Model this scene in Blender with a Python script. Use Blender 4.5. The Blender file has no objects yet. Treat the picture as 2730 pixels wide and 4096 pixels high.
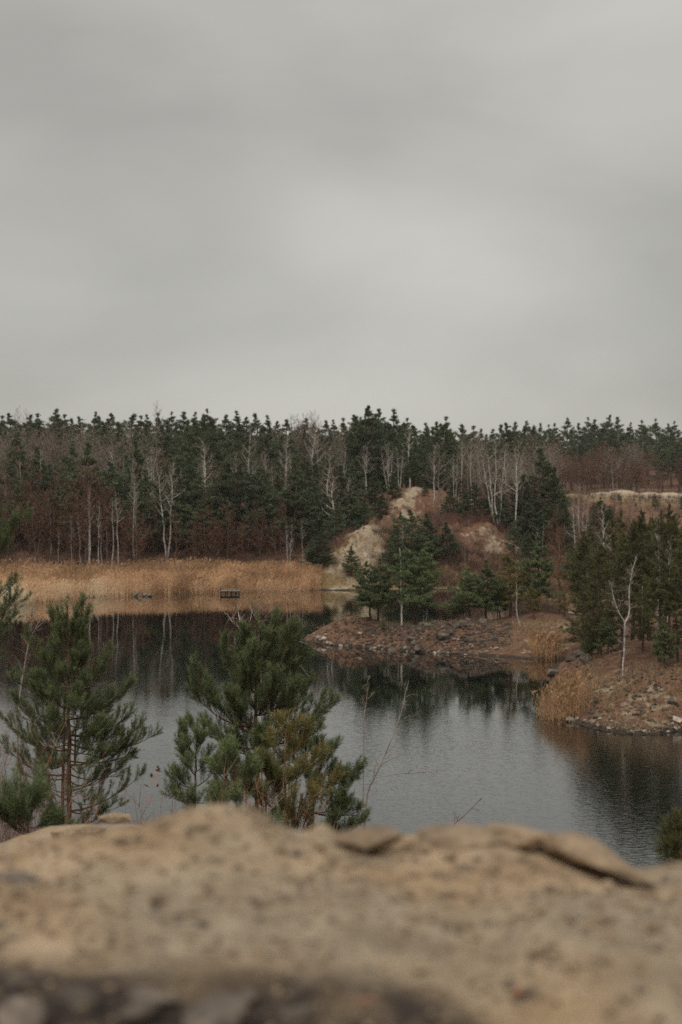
import bpy, math, random
import numpy as np
from mathutils import Vector

# ------------------------------------------------------------------ camera, sky, sun, exposure
scene = bpy.context.scene
C = scene.collection
F = 4096 * 50.0 / 36.0          # focal length in photo pixels (50 mm on a 36 mm tall frame)
HOR = 1950.0                    # photo row of the horizon
EYE = 15.0                      # eye height above the water

cam_d = bpy.data.cameras.new('camera')
cam_d.sensor_fit = 'VERTICAL'; cam_d.sensor_height = 36.0; cam_d.sensor_width = 24.0
cam_d.lens = 50.0
cam_d.shift_y = -(2048 - HOR) / 4096
cam_d.clip_start = 0.05; cam_d.clip_end = 6000
cam_d.dof.use_dof = True; cam_d.dof.focus_distance = 23.0; cam_d.dof.aperture_fstop = 2.1
cam = bpy.data.objects.new('camera', cam_d); C.objects.link(cam)
cam.location = (0, 0, EYE); cam.rotation_euler = (math.radians(90), 0, 0)
scene.camera = cam

SUN_EL, SUN_AZ = math.radians(58), math.radians(200)
world = bpy.data.worlds.new('World'); scene.world = world; world.use_nodes = True
nt = world.node_tree; nt.nodes.clear()
def wn(t, **kw):
    n = nt.nodes.new(t)
    for k, v in kw.items(): setattr(n, k, v)
    return n
out = wn('ShaderNodeOutputWorld'); bg = wn('ShaderNodeBackground')
sky = wn('ShaderNodeTexSky', sky_type='NISHITA', sun_disc=False)
sky.sun_elevation = SUN_EL; sky.sun_rotation = SUN_AZ
tc = wn('ShaderNodeTexCoord'); sep = wn('ShaderNodeSeparateXYZ'); nt.links.new(tc.outputs['Generated'], sep.inputs[0])
zz = wn('ShaderNodeMath', operation='ABSOLUTE'); nt.links.new(sep.outputs[2], zz.inputs[0])
cmb = wn('ShaderNodeMapping'); cmb.inputs['Scale'].default_value = (1.5, 1.5, 3.4); cmb.inputs['Location'].default_value = (0.261, 4.191, 8.49); nt.links.new(tc.outputs['Generated'], cmb.inputs['Vector'])
n1 = wn('ShaderNodeTexNoise'); n1.inputs['Scale'].default_value = 1.9; n1.inputs['Detail'].default_value = 6
n1.inputs['Roughness'].default_value = 0.42; n1.inputs['Distortion'].default_value = 0.25
nt.links.new(cmb.outputs[0], n1.inputs['Vector'])
ramp = wn('ShaderNodeValToRGB')
ramp.color_ramp.elements[0].position = 0.30; ramp.color_ramp.elements[0].color = (0.405, 0.395, 0.36, 1)
ramp.color_ramp.elements[1].position = 0.70; ramp.color_ramp.elements[1].color = (0.61, 0.597, 0.55, 1)
nt.links.new(n1.outputs['Fac'], ramp.inputs[0])
skys = wn('ShaderNodeVectorMath', operation='SCALE'); skys.inputs['Scale'].default_value = 0.10
nt.links.new(sky.outputs[0], skys.inputs[0])
mx = wn('ShaderNodeMix', data_type='RGBA'); mx.inputs[0].default_value = 0.94      # cloud cover
zr = wn('ShaderNodeMapRange', interpolation_type='SMOOTHERSTEP'); zr.inputs[1].default_value = 0.25; zr.inputs[2].default_value = 1.0   # overcast skies grow brighter towards the zenith
zr.inputs[3].default_value = 1.0; zr.inputs[4].default_value = 2.0; nt.links.new(zz.outputs[0], zr.inputs[0])
cl = wn('ShaderNodeVectorMath', operation='SCALE'); nt.links.new(ramp.outputs[0], cl.inputs[0]); nt.links.new(zr.outputs[0], cl.inputs['Scale'])
nt.links.new(skys.outputs[0], mx.inputs[6]); nt.links.new(cl.outputs[0], mx.inputs[7])
nt.links.new(mx.outputs[2], bg.inputs['Color']); bg.inputs['Strength'].default_value = 1.0
nt.links.new(bg.outputs[0], out.inputs['Surface'])

sl = bpy.data.lights.new('sun', 'SUN'); sl.energy = 1.5; sl.angle = math.radians(45); sl.color = (1.0, 0.95, 0.88)
sun = bpy.data.objects.new('sun', sl); C.objects.link(sun)
sun.rotation_euler = (math.radians(90) - SUN_EL, 0, math.radians(180) - SUN_AZ)

scene.view_settings.view_transform = 'Standard'; scene.view_settings.look = 'None'
scene.view_settings.exposure = 0.0; scene.view_settings.gamma = 1.0
scene.view_settings.use_curve_mapping = False
scene.render.engine = 'CYCLES'
scene.cycles.use_denoising = False
scene.cycles.denoiser = 'OPENIMAGEDENOISE'
scene.cycles.denoising_input_passes = 'RGB_ALBEDO_NORMAL'
scene.cycles.denoising_prefilter = 'ACCURATE'
scene.cycles.max_bounces = 6; scene.cycles.diffuse_bounces = 3; scene.cycles.glossy_bounces = 3
scene.cycles.transmission_bounces = 3; scene.cycles.volume_bounces = 1; scene.cycles.transparent_max_bounces = 4
scene.cycles.use_adaptive_sampling = False

# ------------------------------------------------------------------ helpers
def X(px, d): return (px - 1365.0) / F * d
def Z(py, d): return EYE - (py - HOR) / F * d
def W(px, py, d): return np.array((X(px, d), d, Z(py, d)))
def SD(py, z=0.0): return (EYE - z) * F / (py - HOR)     # distance of a point at height z seen on photo row py

def hash2(ix, iy, s):
    h = (ix.astype(np.int64) * 374761393 + iy.astype(np.int64) * 668265263 + s * 974711) & 0x7fffffff
    h = ((h ^ (h >> 13)) * 1274126177) & 0x7fffffff
    return ((h ^ (h >> 16)) & 0xffff) / 65535.0
def vnoise(x, y, s=0):
    x = np.asarray(x, float); y = np.asarray(y, float)
    ix = np.floor(x); iy = np.floor(y); fx = x - ix; fy = y - iy
    fx = fx * fx * (3 - 2 * fx); fy = fy * fy * (3 - 2 * fy)
    a = hash2(ix, iy, s); b = hash2(ix + 1, iy, s); c = hash2(ix, iy + 1, s); d = hash2(ix + 1, iy + 1, s)
    return (a + (b - a) * fx) * (1 - fy) + (c + (d - c) * fx) * fy
def fbm(x, y, s=0, o=4, g=0.5):
    t = 0; a = 1; n = 0
    for k in range(o):
        t = t + a * vnoise(np.asarray(x) * 2**k + 17.3 * k, np.asarray(y) * 2**k - 9.1 * k, s + k); n += a; a *= g
    return t / n * 2 - 1
def sstep(a, b, v):
    t = np.clip((np.asarray(v, float) - a) / (b - a), 0, 1); return t * t * (3 - 2 * t)

class Geo:
    """collects triangles with a per-point tint"""
    def __init__(s): s.v = []; s.f = []; s.t = []; s.n = 0
    def add(s, v, f, t=0.5):
        v = np.asarray(v, np.float32).reshape(-1, 3); f = np.asarray(f, np.int32).reshape(-1, 3)
        s.v.append(v); s.f.append(f + s.n)
        s.t.append(np.full(len(v), t, np.float32) if np.isscalar(t) else np.asarray(t, np.float32).ravel()); s.n += len(v)
    def tube(s, pts, rad, sides=4, t=0.5):
        pts = np.asarray(pts, float); n = len(pts); rad = np.asarray(rad, float) * np.ones(n)
        d = np.gradient(pts, axis=0); d /= np.linalg.norm(d, axis=1)[:, None] + 1e-9
        ref = np.array((0.31, 0.17, 0.93)) if abs(d[0] @ np.array((0.31, 0.17, 0.93))) < 0.9 else np.array((0.9, -0.2, 0.1))
        u = np.cross(d, ref); u /= np.linalg.norm(u, axis=1)[:, None] + 1e-9; w = np.cross(d, u)
        a = np.arange(sides) / sides * 2 * math.pi
        V = pts[:, None, :] + rad[:, None, None] * (np.cos(a)[None, :, None] * u[:, None, :] + np.sin(a)[None, :, None] * w[:, None, :])
        i = np.arange(n - 1)[:, None] * sides; j = np.arange(sides)[None, :]; k = (j + 1) % sides
        f1 = np.stack([i + j, i + k, i + sides + k], -1).reshape(-1, 3); f2 = np.stack([i + j, i + sides + k, i + sides + j], -1).reshape(-1, 3)
        s.add(V.reshape(-1, 3), np.concatenate([f1, f2]), t)
    def box(s, lo, hi, t=0.5):
        x0, y0, z0 = lo; x1, y1, z1 = hi
        v = [(x0,y0,z0),(x1,y0,z0),(x1,y1,z0),(x0,y1,z0),(x0,y0,z1),(x1,y0,z1),(x1,y1,z1),(x0,y1,z1)]
        f = [(0,2,1),(0,3,2),(4,5,6),(4,6,7),(0,1,5),(0,5,4),(1,2,6),(1,6,5),(2,3,7),(2,7,6),(3,0,4),(3,4,7)]
        s.add(v, f, t)
    def mesh(s, name, mat, smooth=False):
        v = np.concatenate(s.v); f = np.concatenate(s.f); t = np.concatenate(s.t)
        me = bpy.data.meshes.new(name)
        me.vertices.add(len(v)); me.vertices.foreach_set('co', v.ravel())
        me.loops.add(f.size); me.loops.foreach_set('vertex_index', f.ravel())
        me.polygons.add(len(f)); me.polygons.foreach_set('loop_start', np.arange(0, f.size, 3, dtype=np.int32))
        me.polygons.foreach_set('use_smooth', np.full(len(f), smooth))
        a = me.attributes.new('tint', 'FLOAT', 'POINT'); a.data.foreach_set('value', t)
        me.update(calc_edges=True)
        me.materials.append(mat)
        return me

def link(name, me, parent=None, loc=(0, 0, 0), rz=0.0, sc=None):
    o = bpy.data.objects.new(name, me); C.objects.link(o)
    o.location = loc; o.rotation_euler = (0, 0, rz)
    if sc is not None: o.scale = sc
    if parent is not None: o.parent = parent
    return o
def tag(o, label=None, cat=None, group=None, kind=None):
    if label: o['label'] = label
    if cat: o['category'] = cat
    if group: o['group'] = group
    if kind: o['kind'] = kind
    return o

# ------------------------------------------------------------------ materials
def mat(name):
    m = bpy.data.materials.new(name); m.use_nodes = True
    n = m.node_tree.nodes; b = n['Principled BSDF']
    b.inputs['Roughness'].default_value = 0.85; b.inputs['Specular IOR Level'].default_value = 0.25
    return m, m.node_tree, b
def node(t, ty, **kw):
    n = t.nodes.new(ty)
    for k, v in kw.items():
        if k in n.inputs: n.inputs[k].default_value = v
        else: setattr(n, k, v)
    return n
def ramp_node(t, src, stops):
    r = t.nodes.new('ShaderNodeValToRGB'); e = r.color_ramp.elements
    while len(e) < len(stops): e.new(0.5)
    for q, (p, c) in zip(e, stops): q.position = p; q.color = (*c, 1)
    t.links.new(src, r.inputs[0]); return r
def mixc(t, fac, a, b, mode='MIX'):
    m = t.nodes.new('ShaderNodeMix'); m.data_type = 'RGBA'; m.blend_type = mode
    for s, v in ((0, fac), (6, a), (7, b)):
        if hasattr(v, 'links'): t.links.new(v, m.inputs[s])
        else: m.inputs[s].default_value = v if s == 0 else (*v, 1)
    return m.outputs[2]
def tint_mat(name, stops, var=0.25, rough=0.8, noise=None, transl=0.0, hue=0.0):
    """colour from the per-point tint, varied a little from object to object"""
    m, t, b = mat(name)
    at = node(t, 'ShaderNodeAttribute', attribute_name='tint')
    r = ramp_node(t, at.outputs['Fac'], stops)
    oi = node(t, 'ShaderNodeObjectInfo')
    mr = node(t, 'ShaderNodeMapRange'); mr.inputs[3].default_value = 1 - var; mr.inputs[4].default_value = 1 + var
    t.links.new(oi.outputs['Random'], mr.inputs[0])
    hs = node(t, 'ShaderNodeHueSaturation'); t.links.new(r.outputs[0], hs.inputs['Color']); t.links.new(mr.outputs[0], hs.inputs['Value'])
    if hue:
        mh = node(t, 'ShaderNodeMapRange'); mh.inputs[3].default_value = 0.5 - hue; mh.inputs[4].default_value = 0.5 + hue
        ml = node(t, 'ShaderNodeMath', operation='FRACT'); mm = node(t, 'ShaderNodeMath', operation='MULTIPLY'); mm.inputs[1].default_value = 7.31
        t.links.new(oi.outputs['Random'], mm.inputs[0]); t.links.new(mm.outputs[0], ml.inputs[0]); t.links.new(ml.outputs[0], mh.inputs[0])
        t.links.new(mh.outputs[0], hs.inputs['Hue'])
    col = hs.outputs[0]
    if noise:
        tcn = node(t, 'ShaderNodeTexCoord'); nz = node(t, 'ShaderNodeTexNoise', Scale=noise[0], Detail=4.0)
        t.links.new(tcn.outputs['Object'], nz.inputs['Vector'])
        rr = ramp_node(t, nz.outputs['Fac'], [(0.3, (noise[1],) * 3), (0.7, (noise[2],) * 3)])
        col = mixc(t, 1.0, col, rr.outputs[0], 'MULTIPLY')
    t.links.new(col, b.inputs['Base Color']); b.inputs['Roughness'].default_value = rough
    return m

M = {}
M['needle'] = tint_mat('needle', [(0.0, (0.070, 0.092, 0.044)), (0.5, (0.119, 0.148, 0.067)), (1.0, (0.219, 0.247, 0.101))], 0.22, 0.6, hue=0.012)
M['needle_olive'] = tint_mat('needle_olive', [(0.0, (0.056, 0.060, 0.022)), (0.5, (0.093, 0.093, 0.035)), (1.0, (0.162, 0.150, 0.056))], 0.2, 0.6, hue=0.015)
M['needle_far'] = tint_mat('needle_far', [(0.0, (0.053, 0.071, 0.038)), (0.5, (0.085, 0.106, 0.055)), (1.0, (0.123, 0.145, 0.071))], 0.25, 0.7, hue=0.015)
M['needle_yellow'] = tint_mat('needle_yellow', [(0.0, (0.098, 0.086, 0.029)), (0.5, (0.172, 0.149, 0.053)), (1.0, (0.276, 0.230, 0.094))], 0.15, 0.6)
M['needle_dead'] = tint_mat('needle_dead', [(0.0, (0.110, 0.055, 0.024)), (1.0, (0.24, 0.125, 0.055))], 0.1, 0.8)
M['pine_bark'] = tint_mat('pine_bark', [(0.0, (0.062, 0.043, 0.032)), (0.6, (0.138, 0.074, 0.046)), (1.0, (0.252, 0.126, 0.062))], 0.2, 0.9, noise=(9.0, 0.5, 1.4))
M['twig_dark'] = tint_mat('twig_dark', [(0.0, (0.056, 0.042, 0.034)), (1.0, (0.150, 0.098, 0.072))], 0.2, 0.9)
M['birch_bark'] = tint_mat('birch_bark', [(0.0, (0.120, 0.090, 0.074)), (0.4, (0.396, 0.348, 0.300)), (1.0, (0.744, 0.696, 0.636))], 0.18, 0.8, noise=(5.0, 0.35, 1.15))
M['grey_bark'] = tint_mat('grey_bark', [(0.0, (0.10, 0.078, 0.062)), (0.5, (0.20, 0.165, 0.135)), (1.0, (0.36, 0.315, 0.27))], 0.25, 0.85, noise=(5.0, 0.6, 1.2))
M['twig_red'] = tint_mat('twig_red', [(0.0, (0.096, 0.048, 0.033)), (0.5, (0.179, 0.088, 0.058)), (1.0, (0.279, 0.154, 0.103))], 0.22, 0.9)
M['twig_grey'] = tint_mat('twig_grey', [(0.0, (0.144, 0.106, 0.083)), (0.5, (0.275, 0.213, 0.171)), (1.0, (0.450, 0.375, 0.311))], 0.22, 0.9)
M['reed'] = tint_mat('reed', [(0.0, (0.243, 0.146, 0.079)), (0.4, (0.592, 0.355, 0.192)), (0.75, (0.749, 0.521, 0.330)), (1.0, (0.749, 0.656, 0.467))], 0.0, 0.9)
M['grass'] = tint_mat('grass', [(0.0, (0.15, 0.095, 0.048)), (0.5, (0.31, 0.215, 0.115)), (1.0, (0.46, 0.36, 0.22))], 0.0, 0.9)
M['rock_dark'] = tint_mat('rock_dark', [(0.0, (0.070, 0.056, 0.046)), (0.7, (0.135, 0.108, 0.086)), (1.0, (0.22, 0.175, 0.140))], 0.35, 0.85, noise=(2.5, 0.6, 1.25))
M['rock_pale'] = tint_mat('rock_pale', [(0.0, (0.20, 0.165, 0.13)), (1.0, (0.38, 0.325, 0.27))], 0.4, 0.85, noise=(3.0, 0.7, 1.2))
M['rock_tan'] = tint_mat('rock_tan', [(0.0, (0.17, 0.118, 0.074)), (1.0, (0.34, 0.25, 0.165))], 0.2, 0.85, noise=(14.0, 0.65, 1.25))
M['wood_old'] = tint_mat('wood_old', [(0.0, (0.06, 0.048, 0.040)), (1.0, (0.30, 0.25, 0.21))], 0.15, 0.9, noise=(6.0, 0.6, 1.2))
M['leaf_red'] = tint_mat('leaf_red', [(0.0, (0.223, 0.080, 0.050)), (1.0, (0.341, 0.152, 0.090))], 0.1, 0.6)

def ground_mat():
    m, t, b = mat('ground')
    tcn = node(t, 'ShaderNodeTexCoord')
    def nz(scale, det=5, rough=0.6):
        n = node(t, 'ShaderNodeTexNoise', Scale=scale, Detail=float(det), Roughness=rough); t.links.new(tcn.outputs['Object'], n.inputs['Vector']); return n.outputs['Fac']
    litter = ramp_node(t, nz(1.7, 8, 0.7), [(0.28, (0.062, 0.036, 0.024)), (0.5, (0.165, 0.086, 0.052)), (0.72, (0.28, 0.170, 0.112))]).outputs[0]
    sand = ramp_node(t, nz(1.1, 8, 0.65), [(0.28, (0.17, 0.122, 0.080)), (0.48, (0.34, 0.265, 0.185)), (0.72, (0.47, 0.385, 0.285))]).outputs[0]
    grs = ramp_node(t, nz(2.3, 8, 0.7), [(0.28, (0.11, 0.080, 0.036)), (0.5, (0.225, 0.150, 0.068)), (0.72, (0.34, 0.245, 0.13))]).outputs[0]
    mud = ramp_node(t, nz(2.3, 6, 0.6), [(0.3, (0.028, 0.022, 0.016)), (0.7, (0.075, 0.055, 0.038))]).outputs[0]
    col = litter
    for nm, c, sc in (('grassy', grs, 0.8), ('sand', sand, 0.9), ('wet', mud, 1.5)):
        at = node(t, 'ShaderNodeAttribute', attribute_name=nm)
        ad = node(t, 'ShaderNodeMath', operation='ADD'); t.links.new(at.outputs['Fac'], ad.inputs[0])
        sb = node(t, 'ShaderNodeMath', operation='MULTIPLY_ADD'); k_ = 2.3 if nm == 'sand' else 1.3; sb.inputs[1].default_value = k_; sb.inputs[2].default_value = -0.5 * k_
        t.links.new(nz(sc, 6, 0.65), sb.inputs[0]); t.links.new(sb.outputs[0], ad.inputs[1])
        mr = node(t, 'ShaderNodeMapRange'); mr.interpolation_type = 'SMOOTHSTEP'; mr.inputs[1].default_value = 0.35; mr.inputs[2].default_value = 0.65
        t.links.new(ad.outputs[0], mr.inputs[0])
        col = mixc(t, mr.outputs[0], col, c)
    t.links.new(col, b.inputs['Base Color']); b.inputs['Roughness'].default_value = 0.95
    bp = node(t, 'ShaderNodeBump'); bp.inputs['Strength'].default_value = 0.9; bp.inputs['Distance'].default_value = 0.35
    t.links.new(nz(2.6, 8, 0.7), bp.inputs['Height']); t.links.new(bp.outputs[0], b.inputs['Normal'])
    return m
M['ground'] = ground_mat()

def bank_mat():
    m, t, b = mat('sandy_earth')
    tcn = node(t, 'ShaderNodeTexCoord')
    def nz(scale, det=5, rough=0.6):
        n = node(t, 'ShaderNodeTexNoise', Scale=scale, Detail=float(det), Roughness=rough); t.links.new(tcn.outputs['Object'], n.inputs['Vector']); return n.outputs['Fac']
    base = ramp_node(t, nz(6, 8, 0.62), [(0.30, (0.24, 0.158, 0.092)), (0.5, (0.375, 0.265, 0.163)), (0.66, (0.48, 0.362, 0.245))]).outputs[0]
    grey = ramp_node(t, nz(9, 6, 0.6), [(0.3, (0.20, 0.155, 0.108)), (0.7, (0.40, 0.320, 0.225))]).outputs[0]
    dark = ramp_node(t, nz(16, 6, 0.7), [(0.34, (0.016, 0.012, 0.010)), (0.55, (0.055, 0.040, 0.032)), (0.74, (0.20, 0.155, 0.125))]).outputs[0]
    f = ramp_node(t, nz(2.2, 4, 0.5), [(0.42, (0, 0, 0)), (0.62, (1, 1, 1))]).outputs[0]
    col = mixc(t, f, base, grey)
    speck = ramp_node(t, nz(34, 3, 0.5), [(0.62, (0, 0, 0)), (0.74, (0.75, 0.75, 0.75))]).outputs[0]
    col = mixc(t, speck, col, (0.17, 0.115, 0.075))
    at = node(t, 'ShaderNodeAttribute', attribute_name='tint')
    col = mixc(t, at.outputs['Fac'], col, dark)
    t.links.new(col, b.inputs['Base Color']); b.inputs['Roughness'].default_value = 0.95
    bp = node(t, 'ShaderNodeBump'); bp.inputs['Strength'].default_value = 0.8; bp.inputs['Distance'].default_value = 0.02
    t.links.new(nz(30, 8, 0.7), bp.inputs['Height']); t.links.new(bp.outputs[0], b.inputs['Normal'])
    return m
M['bank'] = bank_mat()

def water_mat():
    m, t, b = mat('water')
    b.inputs['Base Color'].default_value = (0.004, 0.006, 0.0055, 1); b.inputs['Roughness'].default_value = 0.02
    b.inputs['IOR'].default_value = 1.333; b.inputs['Specular IOR Level'].default_value = 0.5
    b.inputs['Coat Weight'].default_value = 0.6; b.inputs['Coat IOR'].default_value = 1.4; b.inputs['Coat Roughness'].default_value = 0.02
    tcn = node(t, 'ShaderNodeTexCoord')
    def nz(sx, sy, det=3, dist=0.0, rz=0.0):
        mp = node(t, 'ShaderNodeMapping'); mp.inputs['Scale'].default_value = (sx, sy, 1); mp.inputs['Rotation'].default_value = (0, 0, rz)
        n = node(t, 'ShaderNodeTexNoise', Scale=1.0, Detail=float(det), Distortion=dist); n.noise_dimensions = '2D'
        t.links.new(tcn.outputs['Object'], mp.inputs[0]); t.links.new(mp.outputs[0], n.inputs['Vector']); return n.outputs['Fac']
    # wind ruffles the open water nearer the cliff, the bays stay almost still
    sp = node(t, 'ShaderNodeSeparateXYZ'); t.links.new(tcn.outputs['Object'], sp.inputs[0])
    ad = node(t, 'ShaderNodeMath', operation='MULTIPLY_ADD'); ad.inputs[1].default_value = 46.0
    t.links.new(nz(0.035, 0.06, 3), ad.inputs[0]); t.links.new(sp.outputs[1], ad.inputs[2])
    calm = node(t, 'ShaderNodeMapRange'); calm.interpolation_type = 'SMOOTHSTEP'
    calm.inputs[1].default_value = 92; calm.inputs[2].default_value = 138; calm.inputs[3].default_value = 1.0; calm.inputs[4].default_value = 0.09
    t.links.new(ad.outputs[0], calm.inputs[0])
    mul = node(t, 'ShaderNodeMath', operation='MULTIPLY'); t.links.new(nz(2.4, 4.6, 3, 0.4, 0.15), mul.inputs[0]); t.links.new(calm.outputs[0], mul.inputs[1])
    bp = node(t, 'ShaderNodeBump'); bp.inputs['Strength'].default_value = 1.0; bp.inputs['Distance'].default_value = 0.0105
    t.links.new(mul.outputs[0], bp.inputs['Height']); t.links.new(bp.outputs[0], b.inputs['Normal']); t.links.new(bp.outputs[0], b.inputs['Coat Normal'])
    return m
M['water'] = water_mat()

# ------------------------------------------------------------------ the land
ctrl = []
def sh(px, py): d = SD(py); ctrl.append((X(px, d), d, 0.0))
def cp(px, py, d): ctrl.append((X(px, d), d, Z(py, d)))
for p in ((-300, 2430), (0, 2420), (300, 2402), (640, 2376), (950, 2368), (1250, 2360), (1450, 2363), (1580, 2364), (1700, 2364), (1850, 2362), (2000, 2375), (2150, 2400), (2260, 2432)): sh(*p)
for p in ((1215, 2556), (1300, 2578), (1400, 2588), (1500, 2595), (1600, 2603), (1700, 2610), (1800, 2615), (1900, 2620), (2030, 2630), (2130, 2637), (2240, 2638)): sh(*p)
for p in ((2215, 2690), (2205, 2740), (2215, 2800), (2250, 2860), (2300, 2895), (2400, 2920), (2550, 2940), (2650, 2935), (2730, 2925)): sh(*p)
ctrl += [(26, 151, 0), (20, 149, 0), (12, 147.5, 0), (5, 146.5, 0), (0, 145, 0), (-2.8, 142.5, 0)]
for p in ((1365, 2484, 138), (1500, 2492, 137), (1650, 2502, 136), (1800, 2492, 136), (1880, 2488, 136), (2050, 2484, 137), (2150, 2452, 139), (2250, 2468, 138), (1290, 2520, 138.5), (1700, 2535, 131.6), (1900, 2540, 130.6), (1550, 2532, 134), (2150, 2545, 129.5)): cp(*p)
ctrl += [(20, 91.5, 2.0), (22.5, 96, 3.0), (19, 103, 2.8), (20, 110, 2.2), (22, 116, 2.2), (24, 123, 2.0), (30, 100, 3.3), (45, 100, 2.6), (24, 130, 2.6), (30, 142, 2.5), (60, 120, 4),
         (26, 87.5, 0), (40, 86, 0), (60, 84, 0), (90, 82, 0), (17.4, 94, 1.6), (26, 91, 2.1), (30, 175, 1.5), (33, 165, 1.8)]
for p in ((-60, 100), (-40, 100), (-20, 100), (0, 100), (9, 100), (9, 90), (-40, 140), (-20, 140), (-12, 160), (-25, 168), (-55, 160), (-10, 186), (5, 186), (0, 70), (20, 70), (-30, 70), (40, 70), (70, 70), (6, 120), (12, 112), (13, 104), (5, 170), (16, 172), (22, 165), (14, 188), (-80, 130), (-80, 70), (-9, 150)):
    ctrl.append((*p, -2.2))
for x in (-75, -55, -40, -25, -12):
    ys = float(np.interp(x, [-75, -43, -33, -25.6, -14.9, -4.1], [175, 181.6, 189, 200.3, 204, 208]))
    ctrl += [(x, ys + 10, 0.25), (x, 221, 0.7), (x, 231, 4.0), (x, 243, 8.0), (x, 262, 12.0), (x, 295, 14.5), (x, 330, 18), (x, 360, 21)]
for p in ((1350, 2290, 212), (1400, 2230, 214.5), (1450, 2150, 218), (1480, 2080, 222), (1550, 2085, 225), (1640, 2090, 228), (1610, 2020, 238), (1680, 1950, 247), (1700, 2050, 236), (1750, 2090, 232), (1880, 2095, 230), (2000, 2110, 230), (2060, 2160, 230), (2110, 2220, 230),
          (1600, 2350, 208.5), (1750, 2350, 209.5), (1900, 2340, 210.5), (1700, 2230, 218), (1850, 2230, 219), (1950, 2230, 222), (1560, 2240, 216), (1440, 2320, 210)): cp(*p)
ctrl += [(-3, 226, 4), (2, 231, 7.6), (6, 232, 9.6), (20, 260, 13), (35, 260, 9), (50, 260, 7), (30, 300, 12), (60, 300, 9), (0, 290, 15), (5, 330, 18.5), (5, 360, 21), (22, 330, 16), (60, 400, 12.5), (90, 420, 13), (120, 400, 13), (60, 500, 13), (0, 450, 22), (-100, 450, 22), (100, 530, 19), (60, 545, 20), (100, 600, 25), (0, 700, 24),
         (-200, 300, 14), (-200, 220, 0.5), (200, 300, 10), (200, 150, 4), (40, 200, 3), (60, 200, 4), (35, 185, 2.0), (33, 230, 4.5), (50, 230, 5), (2, 255, 13), (-5, 245, 8.5)]
ctrl = np.array(ctrl); _c2 = 2.5 ** 2
def _phi(ax, ay, bx, by): return np.sqrt((ax - bx) ** 2 + (ay - by) ** 2 + _c2)
A = _phi(ctrl[:, None, 0], ctrl[:, None, 1], ctrl[None, :, 0], ctrl[None, :, 1])
n_ = len(ctrl); P1 = np.ones((n_, 1))
K = np.block([[A + 0.02 * np.eye(n_), P1], [P1.T, np.zeros((1, 1))]])
wts = np.linalg.solve(K, np.concatenate([ctrl[:, 2] , [0]]))
NEAR_Y = [-60, -4, 1.0, 2.6, 3.6, 6, 9, 15, 20, 26, 35, 43, 52, 62]
NEAR_Z = [14, 13.4, 13.5, 13.75, 13.7, 12.9, 12.2, 10.35, 8.9, 7.2, 3.6, 0.0, -2.6, -2.6]
def height(x, y, fine=True):
    x = np.atleast_1d(np.asarray(x, float)); y = np.atleast_1d(np.asarray(y, float)); sh_ = x.shape
    x = x.ravel(); y = y.ravel(); z = np.empty_like(x)
    for i in range(0, len(x), 20000):
        s = slice(i, i + 20000)
        z[s] = _phi(x[s, None], y[s, None], ctrl[None, :, 0], ctrl[None, :, 1]) @ wts[:-1] + wts[-1]
    far = np.maximum(sstep(180, 330, np.abs(x)), sstep(520, 760, y))
    ztar = np.where(y > 190, np.interp(y, [190, 430, 540, 640], [14, 14, 21, 25]) + 2.0 * fbm(x / 160, y / 160, 5, 3), np.where(np.abs(x) > 200, 4.0, z))
    z = z * (1 - far) + ztar * far
    near = 1 - sstep(50, 60, y)
    zn = np.interp(y, NEAR_Y, NEAR_Z) + 0.25 * fbm(x / 5, y / 5, 11, 3) * sstep(4, 12, y)
    z = z * (1 - near) + zn * near
    if fine:
        amp = 0.10 + 0.45 * sstep(0.6, 6, z) * sstep(60, 100, y)
        z = z + amp * fbm(x / 3.2, y / 3.2, 21, 4, 0.55)
        scarp = sstep(-4, 0, x) * (1 - sstep(28, 36, x)) * sstep(208, 212, y) * (1 - sstep(238, 250, y)) * sstep(0.3, 2.5, z)
        gl_ = np.abs(fbm(x / 1.7 + 0.12 * y, y / 6.0, 91, 3)); z = z - scarp * (1.3 * (1 - gl_ * 2.2).clip(0, 1) - 0.35) + scarp * 0.9 * fbm(x / 2.3, y / 2.3, 93, 3, 0.6)     # rain gullies
        spit = sstep(127, 129, y) * (1 - sstep(139, 142, y)) * sstep(0.1, 0.7, z) * (1 - sstep(22, 26, x)); z = z + spit * 0.22 * fbm(x / 1.1, y / 1.1, 95, 3, 0.6)
        bankr = sstep(86, 88, y) * (1 - sstep(99, 104, y)) * sstep(0.2, 0.8, z) * sstep(13, 15, x); z = z + bankr * 0.28 * fbm(x / 0.9 + y * 0.3, y / 2.0, 97, 3, 0.6)
    return np.clip(z, -4, None).reshape(sh_)
def H1(x, y): return float(height([x], [y])[0])

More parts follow.
